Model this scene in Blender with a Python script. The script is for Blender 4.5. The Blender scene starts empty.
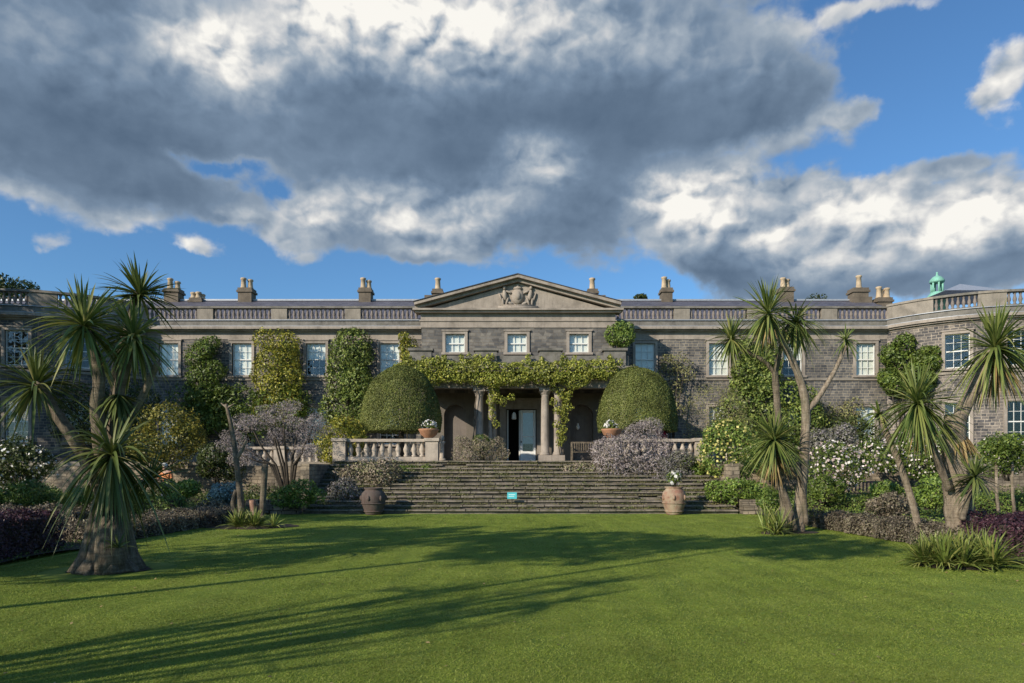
import bpy, math, random
import numpy as np
from mathutils import Vector, Matrix
random.seed(7); R = np.random.default_rng(11)
rad = math.radians
sc = bpy.context.scene; COL = sc.collection
F, HX, HY, EYE = 682.67, 512.0, 468.0, 1.6
def P(px, py, d): return ((px-HX)/F*d, d, EYE+(HY-py)/F*d)
# ---------------------------------------------------------------- camera
cd = bpy.data.cameras.new('camera'); cam = bpy.data.objects.new('camera', cd); COL.objects.link(cam)
cam.location = (0, 0, EYE); cam.rotation_euler = (rad(90), 0, 0)
cd.sensor_width = 36; cd.lens = 24; cd.shift_y = (HY-341.5)/1024; cd.clip_end = 6000; cd.clip_start = .05
sc.camera = cam
sc.view_settings.view_transform = 'Standard'; sc.view_settings.look = 'None'
sc.view_settings.exposure = 0.15; sc.view_settings.gamma = 1
# ---------------------------------------------------------------- sun and sky
SUNH = Vector((0.75, 0.66, 0)).normalized(); ELEV = 25
sd = bpy.data.lights.new('sun', 'SUN'); sun = bpy.data.objects.new('sun', sd); COL.objects.link(sun)
sd.energy = 4.9; sd.angle = rad(0.55); sd.color = (1.0, 0.9, 0.74)
sundir = Vector((SUNH.x*math.cos(rad(ELEV)), SUNH.y*math.cos(rad(ELEV)), -math.sin(rad(ELEV))))
sun.rotation_euler = sundir.to_track_quat('-Z', 'Y').to_euler(); sun.location = (-20, -20, 20)
w = bpy.data.worlds.new('World'); sc.world = w; w.use_nodes = True
nt = w.node_tree; nt.nodes.clear()
def nn(t, **kw):
    n = nt.nodes.new(t)
    for k, v in kw.items(): setattr(n, k, v)
    return n
def lk(a, b): nt.links.new(a, b)
def mth(op, a, b=None, c=None, clamp=False):
    n = nn('ShaderNodeMath', operation=op); n.use_clamp = clamp
    for i, v in enumerate((a, b, c)):
        if v is None: continue
        if isinstance(v, (int, float)): n.inputs[i].default_value = v
        else: lk(v, n.inputs[i])
    return n.outputs[0]
def vmt(op, a, b=None):
    n = nn('ShaderNodeVectorMath', operation=op)
    for i, v in enumerate((a, b)):
        if v is None: continue
        if isinstance(v, tuple): n.inputs[i].default_value = v
        else: lk(v, n.inputs[i])
    return n
sky = nn('ShaderNodeTexSky'); sky.sky_type = 'NISHITA'; sky.sun_disc = False
sky.sun_elevation = rad(ELEV); sky.sun_rotation = math.atan2(-SUNH.x, -SUNH.y); sky.altitude = 50
sky.air_density = 1.0; sky.dust_density = 0.6; sky.ozone_density = 3.0
tc = nn('ShaderNodeTexCoord'); sp = nn('ShaderNodeSeparateXYZ'); lk(tc.outputs['Generated'], sp.inputs[0])
az = mth('ARCTAN2', sp.outputs[0], sp.outputs[1]); el = mth('ARCSINE', sp.outputs[2])
cb = nn('ShaderNodeCombineXYZ'); lk(az, cb.inputs[0]); lk(el, cb.inputs[1]); ang = cb.outputs[0]
def AE(px, py, rx, ry):   # where a cloud hangs in the sky (azimuth, elevation) and how wide it is
    a = math.atan((px-HX)/F); h = math.hypot(F, px-HX); e = math.atan((HY-py)/h)
    return a, e, rx/F*math.cos(a)**2, ry/h*math.cos(e)**2
wn = nn('ShaderNodeTexNoise'); wn.inputs['Scale'].default_value = 5.5; wn.inputs['Detail'].default_value = 6; wn.inputs['Roughness'].default_value = .62
lk(ang, wn.inputs['Vector'])
wc = vmt('SUBTRACT', wn.outputs['Color'], (.5, .5, .5)).outputs[0]
wsc = vmt('MULTIPLY', wc, (.13, .09, 0)).outputs[0]
pw = vmt('ADD', ang, wsc).outputs[0]
def blobs(lst, src):
    acc = None
    for (px, py, rx, ry, wt) in lst:
        a, e, ra, re = AE(px, py, rx, ry)
        d = vmt('SUBTRACT', src, (a, e, 0)).outputs[0]
        d = vmt('MULTIPLY', d, (1/ra, 1/re, 0)).outputs[0]
        q = vmt('DOT_PRODUCT', d, d).outputs['Value']
        g = mth('EXPONENT', mth('MULTIPLY', q, -1.0))
        acc = mth('MULTIPLY_ADD', g, wt, 0.0) if acc is None else mth('MULTIPLY_ADD', g, wt, acc)
    return acc
CL = [(20,70,150,100,1.2),(180,80,170,100,1.2),(360,70,170,110,1.2),(540,110,170,110,1.3),(690,70,110,70,1.0),(770,110,70,34,.8),(850,121,42,15,.8),(790,70,50,30,.5),
      (150,190,110,42,1.0),(20,160,80,36,.7),(110,225,40,16,.4),(330,205,50,34,1.0),(400,225,70,34,1.0),(480,215,80,46,1.1),(400,252,60,12,.4),(590,215,60,60,.75),(620,262,50,24,.2),(560,15,260,30,.7),(880,5,90,12,.6),
      (675,200,38,32,1.1),(720,180,30,18,.7),(740,235,75,52,1.2),(695,245,50,32,.7),(800,255,60,40,.9),(790,180,44,10,.55),(850,205,50,26,1.0),(880,245,120,48,1.2),(990,225,80,54,1.2),(950,172,60,10,.5),(890,285,190,26,.9),
      (205,253,36,13,1.0),(225,262,26,8,.4),(288,244,32,14,.85),(300,262,20,8,.35),(252,219,28,9,.75),(62,236,28,11,.7),(1014,80,30,40,1.0),(990,110,18,30,.45),(225,164,44,11,-.85),(275,188,36,9,-.6),(180,150,20,6,-.3),(320,176,24,7,-.3),(185,262,60,20,-.4),(600,292,70,18,-.6),(470,285,90,18,-.5),(90,262,90,20,-.4),(1500,250,500,160,1.0),(-450,220,420,120,1.0),(250,-400,700,260,.9)]
dens = blobs(CL, pw)
stq = vmt('MULTIPLY', ang, (1, 1.35, 1)).outputs[0]
def fbm(vec, scale, detail=9, rough=.6):
    n = nn('ShaderNodeTexNoise', noise_dimensions='2D'); n.inputs['Scale'].default_value = scale; n.inputs['Detail'].default_value = detail; n.inputs['Roughness'].default_value = rough; lk(vec, n.inputs['Vector']); return n.outputs[0]
qn = nn('ShaderNodeTexNoise'); qn.inputs['Scale'].default_value = 14; qn.inputs['Detail'].default_value = 3; lk(stq, qn.inputs['Vector'])
qd = vmt('MULTIPLY', vmt('SUBTRACT', qn.outputs['Color'], (.5,.5,.5)).outputs[0], (.06,.06,0)).outputs[0]
def billow(vec):   # rounded puffs
    v = nn('ShaderNodeTexVoronoi', feature='F1', voronoi_dimensions='2D'); v.inputs['Scale'].default_value = 17; v.inputs['Detail'].default_value = 1.6; v.inputs['Roughness'].default_value = .5; v.inputs['Lacunarity'].default_value = 2.3
    lk(vmt('ADD', vec, qd).outputs[0], v.inputs['Vector']); return v.outputs['Distance']
f1 = fbm(stq, 8.5, 8, .6)
b1 = billow(stq)
det = mth('ADD', mth('MULTIPLY', mth('SUBTRACT', f1, .5), 1.25), mth('MULTIPLY', mth('SUBTRACT', .42, b1), .35))
dd = mth('ADD', dens, det)
mr = nn('ShaderNodeMapRange', interpolation_type='SMOOTHSTEP'); lk(dd, mr.inputs[0]); mr.inputs[1].default_value = .33; mr.inputs[2].default_value = .85
alpha = mr.outputs[0]
# brightness of the cloud: the tops facing the sun and thin edges are bright, thick bases grey
BR = [(215,38,52,36,.72),(285,22,60,30,.22),(345,8,70,26,.6),(440,2,90,28,.75),(390,50,100,30,.35),(250,85,60,30,.12),(540,25,80,44,.28),(660,25,80,40,.2),(20,20,120,40,.10),(70,60,70,30,.05),
      (315,213,32,18,.55),(375,192,50,18,.38),(400,222,40,16,.45),(470,225,44,22,.34),(540,160,34,26,.34),(505,195,30,20,.2),(430,250,60,10,.2),
      (668,192,28,22,.7),(700,215,26,18,.38),(728,176,34,16,.5),(740,205,60,24,.3),(650,240,30,30,.2),(735,275,50,14,-.10),(780,228,28,10,.62),(790,245,20,8,.3),(845,198,46,18,.6),(880,215,60,14,.35),(905,250,40,10,-.12),(960,215,110,38,.3),(985,208,50,22,.42),(870,235,90,30,.25),(690,215,50,40,.25),(950,235,50,14,.5),(1010,235,30,20,.3),(820,262,60,14,.30),(900,268,90,12,.08),(790,182,46,10,.22),
      (835,122,48,14,.26),(760,140,60,14,.12),(770,60,60,30,.12),(205,253,40,16,.42),(288,244,32,16,.32),(252,219,30,12,.22),(62,236,28,14,.2),(1010,82,36,44,.55),(870,8,100,16,.3),(10,190,50,20,.2),(110,228,60,14,.22),(560,160,40,30,.1),
      (90,130,120,50,-.05),(600,130,110,50,-.12),(440,170,60,30,-.08),(340,110,80,40,-.03)]
bb = blobs(BR, pw)
offv = (-.010, .018, 0)
f2 = fbm(vmt('ADD', stq, offv).outputs[0], 8.5, 8, .6); b2 = billow(vmt('ADD', stq, offv).outputs[0])
rel = mth('ADD', mth('MULTIPLY', mth('SUBTRACT', f1, f2), 1.2), mth('MULTIPLY', mth('SUBTRACT', b2, b1), .75))
lf = fbm(vmt('ADD', stq, (3.1, 1.7, 0)).outputs[0], 3.4, 5, .5)
thin = nn('ShaderNodeMapRange', interpolation_type='SMOOTHSTEP'); lk(dd, thin.inputs[0]); thin.inputs[1].default_value = .35; thin.inputs[2].default_value = 1.2
thin.inputs[3].default_value = .26; thin.inputs[4].default_value = 0
base = mth('ADD', mth('MULTIPLY', bb, 1.12), mth('MULTIPLY_ADD', lf, .42, -.10))
br = mth('ADD', mth('ADD', base, mth('MULTIPLY', rel, mth('MULTIPLY_ADD', bb, 1.35, .10))), mth('ADD', thin.outputs[0], mth('MULTIPLY', mth('SUBTRACT', f1, .5), .16)))
cr = nn('ShaderNodeValToRGB'); lk(br, cr.inputs[0]); e = cr.color_ramp.elements
e[0].position = 0.0; e[0].color = (.088, .135, .205, 1); e[1].position = 1.0; e[1].color = (.86, .84, .79, 1)
m = e.new(.2); m.color = (.165, .232, .325, 1); m = e.new(.42); m.color = (.32, .38, .45, 1); m = e.new(.68); m.color = (.58, .59, .60, 1)
SKY_STR = .112
skm = nn('ShaderNodeVectorMath', operation='MULTIPLY'); lk(sky.outputs[0], skm.inputs[0]); skm.inputs[1].default_value = (.70, 1.0, 1.2)
inv = nn('ShaderNodeVectorMath', operation='SCALE'); lk(cr.outputs[0], inv.inputs[0]); inv.inputs['Scale'].default_value = 1/SKY_STR*1.0
mx = nn('ShaderNodeMix', data_type='RGBA'); lk(alpha, mx.inputs[0]); lk(skm.outputs[0], mx.inputs[6]); lk(inv.outputs[0], mx.inputs[7])
bg = nn('ShaderNodeBackground'); bg.inputs[1].default_value = SKY_STR; lk(mx.outputs[2], bg.inputs[0])
wo = nn('ShaderNodeOutputWorld'); lk(bg.outputs[0], wo.inputs[0])
w.cycles.sampling_method = 'MANUAL'; w.cycles.sample_map_resolution = 512
sc.cycles.max_bounces = 5; sc.cycles.diffuse_bounces = 2; sc.cycles.glossy_bounces = 2; sc.cycles.transmission_bounces = 3; sc.cycles.transparent_max_bounces = 6
sc.cycles.caustics_reflective = False; sc.cycles.caustics_refractive = False
# ---------------------------------------------------------------- materials
class NT:
    def __init__(s, name):
        s.m = bpy.data.materials.new(name); s.m.use_nodes = True; s.t = s.m.node_tree; s.t.nodes.clear()
        s.out = s.t.nodes.new('ShaderNodeOutputMaterial')
    def n(s, typ, ins=None, **kw):
        n = s.t.nodes.new(typ)
        for k, v in kw.items(): setattr(n, k, v)
        for k, v in (ins or {}).items():
            if hasattr(v, 'is_output'): s.t.links.new(v, n.inputs[k])
            else: n.inputs[k].default_value = v
        return n
    def ramp(s, fac, cols):
        n = s.n('ShaderNodeValToRGB', {0: fac}); el = n.color_ramp.elements
        el[0].position = cols[0][0]; el[0].color = (*cols[0][1], 1); el[1].position = cols[-1][0]; el[1].color = (*cols[-1][1], 1)
        for p, c in cols[1:-1]: q = el.new(p); q.color = (*c, 1)
        return n.outputs[0]
    def noise(s, vec, scale, detail=4, rough=.6):
        return s.n('ShaderNodeTexNoise', {'Vector': vec, 'Scale': scale, 'Detail': detail, 'Roughness': rough}).outputs[0]
    def mix(s, f, a, b, mode='MIX'):
        n = s.n('ShaderNodeMix', data_type='RGBA', blend_type=mode)
        for i, v in ((0, f), (6, a), (7, b)):
            if hasattr(v, 'is_output'): s.t.links.new(v, n.inputs[i])
            else: n.inputs[i].default_value = v if i == 0 else (*v, 1)
        return n.outputs[2]
    def done(s, col, rough=.8, bump=None, bstr=.5, bdist=.02, metal=0, spec=.4, transl=0):
        b = s.n('ShaderNodeBsdfPrincipled')
        for k, v in (('Base Color', col), ('Roughness', rough)):
            if hasattr(v, 'is_output'): s.t.links.new(v, b.inputs[k])
            else: b.inputs[k].default_value = (*v, 1) if k == 'Base Color' else v
        b.inputs['Metallic'].default_value = metal; b.inputs['Specular IOR Level'].default_value = spec
        if bump is not None:
            bn = s.n('ShaderNodeBump', {'Height': bump, 'Strength': bstr, 'Distance': bdist}); s.t.links.new(bn.outputs[0], b.inputs['Normal'])
        res = b.outputs[0]
        if transl:
            tr = s.n('ShaderNodeBsdfTranslucent')
            if hasattr(col, 'is_output'): s.t.links.new(col, tr.inputs[0])
            else: tr.inputs[0].default_value = (*col, 1)
            ms = s.n('ShaderNodeMixShader', {0: transl, 1: res, 2: tr.outputs[0]}); res = ms.outputs[0]
        s.t.links.new(res, s.out.inputs[0]); return s.m
def sc3(c, k): return tuple(x*k for x in c)
def stone(name, col, var=.35, scale=1.5, moss=None, mossamt=.5, rough=.85, fine=25):
    s = NT(name); g = s.n('ShaderNodeNewGeometry').outputs['Position']
    c = s.ramp(s.noise(g, scale, 6), [(.3, sc3(col, 1-var)), (.5, col), (.72, sc3(col, 1+var*.6))])
    f = s.noise(g, fine, 5, .7); c = s.mix(s.ramp(f, [(.35, (0,0,0)), (.7, (.35,.35,.35))]), c, sc3(col, .45))
    # rain streaks running down the stone
    mp = s.n('ShaderNodeMapping', {'Vector': g, 'Scale': (5, 5, .5)}).outputs[0]
    c = s.mix(s.ramp(s.noise(mp, 1.5, 5, .7), [(.5, (0,0,0)), (.75, (.55,.55,.55))]), c, sc3(col, .42))
    if moss:
        c = s.mix(s.ramp(s.noise(g, 2.7, 8, .75), [(1-mossamt-.08, (0,0,0)), (1-mossamt+.1, (.85,.85,.85))]), c, moss)
    return s.done(c, rough, f, .5, .01)
def masonry(name, a, b, mort, bw, bh, rough=.9, distort=.05, msize=.012):
    s = NT(name); uv = s.n('ShaderNodeTexCoord').outputs['UV']
    nz = s.n('ShaderNodeTexNoise', {'Vector': uv, 'Scale': 3.0, 'Detail': 3}).outputs['Color']
    d = s.n('ShaderNodeVectorMath', {0: nz, 1: (.5, .5, .5)}, operation='SUBTRACT').outputs[0]
    d = s.n('ShaderNodeVectorMath', {0: d, 'Scale': distort}, operation='SCALE').outputs[0]
    v = s.n('ShaderNodeVectorMath', {0: uv, 1: d}, operation='ADD').outputs[0]
    br = s.n('ShaderNodeTexBrick', {'Vector': v, 'Color1': (*a, 1), 'Color2': (*b, 1), 'Mortar': (*mort, 1), 'Scale': 1.0, 'Mortar Size': msize, 'Mortar Smooth': .3, 'Bias': -.1, 'Brick Width': bw, 'Row Height': bh})
    br.offset = .43; br.squash = .7; br.squash_frequency = 3
    vo = s.n('ShaderNodeTexVoronoi', {'Vector': v, 'Scale': 2.6}); 
    c = s.mix(.45, br.outputs[0], s.mix(1.0, br.outputs[0], s.ramp(vo.outputs['Color'], [(.1, (.35,.35,.38)), (.9, (1.9,1.8,1.65))]), 'MULTIPLY'))
    c = s.mix(1.0, c, s.ramp(s.noise(uv, .6, 6, .7), [(.3, (.55,.55,.56)), (.7, (1.35,1.3,1.2))]), 'MULTIPLY')
    h = s.mix(.4, br.outputs['Fac'], s.noise(uv, 20, 4)); 
    hv = s.n('ShaderNodeMath', {0: 1.0, 1: h}, operation='SUBTRACT').outputs[0]
    return s.done(c, rough, hv, .7, .02)
def leafmat(name, cols, rough=.5, transl=.25, spec=.4, clump=.35):
    s = NT(name); a = s.n('ShaderNodeAttribute', attribute_name='rnd').outputs['Fac']
    n_ = len(cols); c = s.ramp(a, [(i/(n_-1), cc) for i, cc in enumerate(cols)])
    g = s.n('ShaderNodeNewGeometry').outputs['Position']
    c = s.mix(1.0, c, s.ramp(s.noise(g, 1.3, 4), [(.3, (1-clump,)*3), (.7, (1+clump,)*3)]), 'MULTIPLY')
    return s.done(c, rough, transl=transl, spec=spec)
def plain(name, col, rough=.6, metal=0, spec=.5, var=.15, scale=8):
    s = NT(name); g = s.n('ShaderNodeNewGeometry').outputs['Position']
    nz = s.noise(g, scale, 4)
    return s.done(s.ramp(nz, [(.3, sc3(col, 1-var)), (.7, sc3(col, 1+var))]), rough, nz, .15, .005, metal, spec)
M = {}
M['basalt'] = masonry('basalt_masonry', (.07,.074,.085), (.155,.15,.15), (.27,.24,.2), .36, .15, msize=.014)
M['ashlar'] = masonry('squared_dark_stone', (.09,.092,.1), (.2,.19,.18), (.14,.125,.11), .4, .17)
M['rubble'] = masonry('rubble_wall', (.16,.135,.105), (.30,.255,.2), (.10,.085,.065), .38, .15, distort=.12)
M['sand'] = stone('weathered_sandstone', (.27,.235,.195), .45, 1.6)
M['trim'] = stone('pale_sandstone_trim', (.34,.29,.245), .42, 1.4)
M['parapet'] = stone('grey_lichened_parapet', (.195,.18,.16), .5, 2.0, (.12,.115,.07), .38)
M['lead'] = plain('lead_flashing', (.36,.38,.42), .45, .2)
M['balu'] = stone('baluster_stone', (.22,.185,.165), .35, 3)
M['garden_stone'] = stone('garden_balustrade_stone', (.46,.39,.32), .35, 3, (.16,.15,.11), .36)
M['step'] = stone('mossy_step_stone', (.22,.185,.15), .5, 2.4, (.07,.07,.035), .46)
M['riser'] = stone('step_riser', (.10,.085,.06), .5, 3, (.05,.06,.02), .45)
M['paving'] = stone('terrace_paving', (.28,.24,.19), .3, 2)
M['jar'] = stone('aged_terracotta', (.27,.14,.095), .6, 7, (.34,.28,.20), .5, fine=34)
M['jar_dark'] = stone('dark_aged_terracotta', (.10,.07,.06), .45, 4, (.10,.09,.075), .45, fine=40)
M['terracotta'] = stone('terracotta_bowl', (.42,.21,.12), .3, 5, (.45,.38,.28), .3)
M['pot'] = stone('chimney_pot_clay', (.50,.385,.26), .3, 3, (.3,.2,.12), .3)
M['stack'] = stone('chimney_stack_stone', (.15,.12,.09), .4, 2)
M['white'] = plain('white_painted_wood', (.72,.71,.67), .5, var=.06)
M['blind'] = plain('pale_window_blind', (.80,.79,.72), .8, var=.1, scale=3)
M['copper'] = stone('green_copper', (.22,.48,.38), .25, 3)
M['soil'] = stone('bed_soil', (.045,.033,.022), .4, 3)
def barkmat(name, a, b, c):
    s = NT(name); g = s.n('ShaderNodeNewGeometry').outputs['Position']
    v1 = s.n('ShaderNodeMapping', {'Vector': g, 'Scale': (13, 13, 3.2)}).outputs[0]; n1 = s.noise(v1, 1.0, 8, .75)
    v2 = s.n('ShaderNodeMapping', {'Vector': g, 'Scale': (2.5, 2.5, 30)}).outputs[0]; n2 = s.noise(v2, 1.0, 4, .6)
    h = s.n('ShaderNodeMath', {0: n1, 1: s.n('ShaderNodeMath', {0: n2, 1: .35}, operation='MULTIPLY').outputs[0]}, operation='ADD').outputs[0]
    col = s.ramp(h, [(.45, a), (.68, b), (.85, c)]); col = s.mix(s.ramp(s.noise(g, 2.2, 5), [(.5, (0,0,0)), (.7, (.5,.5,.5))]), col, (.09,.09,.05))
    return s.done(col, .9, h, .9, .05)
M['bark'] = barkmat('fissured_bark', (.03,.024,.018), (.14,.11,.078), (.26,.21,.155))
M['bark_pale'] = barkmat('pale_fissured_bark', (.06,.047,.033), (.23,.18,.13), (.36,.30,.23))
M['bark_dark'] = stone('dark_bark', (.07,.055,.04), .4, 6)
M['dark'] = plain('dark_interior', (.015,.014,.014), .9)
M['porch'] = stone('porch_plaster', (.17,.145,.12), .25, 1.5)
M['sign'] = plain('turquoise_sign_board', (.08,.50,.56), .5, var=.05)
M['signmark'] = plain('pale_sign_marking', (.7,.85,.85), .5, var=.02)
M['post'] = plain('dark_iron', (.03,.03,.03), .5, .5)
M['bench'] = plain('dark_purple_brown_wood', (.06,.04,.05), .6)
M['skin'] = plain('skin', (.55,.33,.24), .6, var=.05); M['hair'] = plain('white_hair', (.75,.73,.70), .7, var=.1)
M['shirt'] = plain('orange_cloth', (.62,.22,.08), .8, var=.3, scale=30); M['trousers'] = plain('dark_blue_cloth', (.03,.04,.07), .8)
s = NT('window_glass'); gl = s.n('ShaderNodeBsdfGlossy', {'Color': (.9,.95,1,1), 'Roughness': .03}); tr = s.n('ShaderNodeBsdfTransparent', {'Color': (.97,.985,.98,1)})
lw = s.n('ShaderNodeLayerWeight', {'Blend': .5}); l3 = s.n('ShaderNodeMath', {0: lw.outputs['Facing'], 1: 3.0}, operation='POWER'); l4 = s.n('ShaderNodeMath', {0: l3.outputs[0], 1: .6, 2: .045}, operation='MULTIPLY_ADD'); ms = s.n('ShaderNodeMixShader', {0: l4.outputs[0], 1: tr.outputs[0], 2: gl.outputs[0]}); s.t.links.new(ms.outputs[0], s.out.inputs[0]); M['glass'] = s.m
s = NT('slate_roof'); uv = s.n('ShaderNodeTexCoord').outputs['UV']
br_ = s.n('ShaderNodeTexBrick', {'Vector': uv, 'Color1': (.07,.068,.082,1), 'Color2': (.14,.132,.155,1), 'Mortar': (.04,.035,.05,1), 'Scale': 1.0, 'Mortar Size': .015, 'Brick Width': .35, 'Row Height': .26})
M['slate'] = s.done(s.mix(.4, br_.outputs[0], s.ramp(s.noise(uv, 1.0, 6, .7), [(.3, (.052,.05,.064)), (.7, (.165,.155,.18))])), .55, br_.outputs['Fac'], .4, .01)
def lawnmat():
    s = NT('mown_lawn'); g = s.n('ShaderNodeNewGeometry').outputs['Position']
    c = s.ramp(s.noise(g, .9, 6, .65), [(.28, (.14,.205,.028)), (.5, (.195,.26,.042)), (.72, (.26,.30,.065))])
    mp = s.n('ShaderNodeMapping', {'Vector': g, 'Rotation': (0, 0, rad(58)), 'Scale': (2.2, .18, 1)}).outputs[0]
    c = s.mix(1.0, c, s.ramp(s.noise(mp, 1.4, 3, .5), [(.35, (.76,.80,.82)), (.65, (1.2,1.15,1.05))]), 'MULTIPLY')
    f = s.noise(g, 45, 6, .8); c = s.mix(1.0, c, s.ramp(f, [(.3, (.68,.72,.68)), (.7, (1.3,1.27,1.2))]), 'MULTIPLY')
    c = s.mix(s.ramp(s.noise(g, 3.5, 6, .7), [(.62, (0,0,0)), (.75, (.35,.35,.35))]), c, (.22,.21,.08))
    return s.done(c, .75, f, .8, .03, spec=.2)
M['lawn'] = lawnmat()
M['grass'] = leafmat('grass_blades', [(.17,.225,.03), (.215,.275,.042), (.27,.315,.06), (.32,.34,.09)], .6, .4, clump=.28, spec=.2)
LM = dict(
 golden=leafmat('golden_green_leaves', [(0.084,0.113,0.018), (0.216,0.233,0.030), (0.360,0.340,0.048), (0.480,0.416,0.072)]),
 goldbush=leafmat('yellow_bronze_leaves', [(.07,.085,.016), (.19,.18,.028), (.31,.26,.045)]),
 green=leafmat('green_leaves', [(0.046,0.082,0.016), (0.111,0.164,0.026), (0.195,0.246,0.046)]),
 mid=leafmat('mid_green_leaves', [(0.060,0.113,0.022), (0.144,0.214,0.036), (0.252,0.315,0.066)]),
 glossy=leafmat('glossy_evergreen_leaves', [(0.039,0.068,0.013), (0.098,0.143,0.026), (0.195,0.246,0.052), (0.299,0.328,0.091)], .5, .15, .35),
 dark=leafmat('dark_evergreen_leaves', [(0.024,0.038,0.010), (0.054,0.076,0.018), (0.108,0.132,0.030)]),
 topiary=leafmat('clipped_bay_leaves', [(0.062,0.085,0.020), (0.138,0.158,0.037), (0.237,0.243,0.075)], .55, .12, .25, clump=.4),
 wist=leafmat('young_climber_leaves', [(0.088,0.118,0.019), (0.213,0.249,0.037), (0.350,0.368,0.062), (0.475,0.446,0.100)]),
 lav=leafmat('mauve_grey_sprays', [(.15,.125,.12), (.27,.225,.225), (.40,.34,.35), (.30,.27,.2)], .7, .1),
 rosem=leafmat('lilac_blue_sprays', [(.07,.075,.04), (.16,.15,.13), (.25,.22,.24), (.19,.2,.09)], .7, .1),
 heath=leafmat('tan_pink_sprays', [(.10,.11,.04), (.24,.19,.13), (.36,.28,.23), (.22,.24,.09)], .7, .1),
 twig=leafmat('olive_brown_twigs', [(0.103,0.091,0.046), (0.207,0.199,0.075), (0.299,0.302,0.115)], .7, .1),
 purple=leafmat('purple_hedge_leaves', [(.025,.012,.02), (.055,.022,.035), (.10,.045,.055)], .5, .1),
 greyh=leafmat('grey_pink_hedge_leaves', [(.08,.065,.045), (.17,.135,.10), (.22,.20,.12)], .6, .1),
 blue=leafmat('silvery_blue_leaves', [(.10,.15,.14), (.17,.24,.23), (.24,.31,.30)], .6, .1),
 lime=leafmat('fresh_lime_leaves', [(0.081,0.145,0.023), (0.161,0.241,0.040), (0.276,0.350,0.069)]),
 red=leafmat('magenta_flowers', [(.3,.02,.08), (.5,.04,.14)]),
 whitef=leafmat('white_petals', [(.62,.58,.55), (.82,.8,.76)], .6, .2),
 pinkf=leafmat('pale_pink_petals', [(.55,.40,.38), (.75,.64,.60), (.82,.77,.72)], .6, .2),
 yellowf=leafmat('yellow_petals', [(.42,.36,.08), (.60,.54,.2)], .6, .2),
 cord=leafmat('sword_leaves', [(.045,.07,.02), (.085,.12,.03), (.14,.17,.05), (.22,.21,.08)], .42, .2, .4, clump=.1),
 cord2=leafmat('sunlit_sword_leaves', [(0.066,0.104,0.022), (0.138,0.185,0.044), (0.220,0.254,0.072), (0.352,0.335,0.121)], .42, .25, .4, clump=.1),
 dead=leafmat('dry_hanging_leaves', [(.16,.10,.04), (.30,.21,.09), (.38,.28,.12)], .6, .1),
 tuft=leafmat('arching_tuft_leaves', [(0.060,0.095,0.020), (0.140,0.189,0.035), (0.240,0.273,0.070), (0.320,0.294,0.090)], .45, .2),
)
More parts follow.
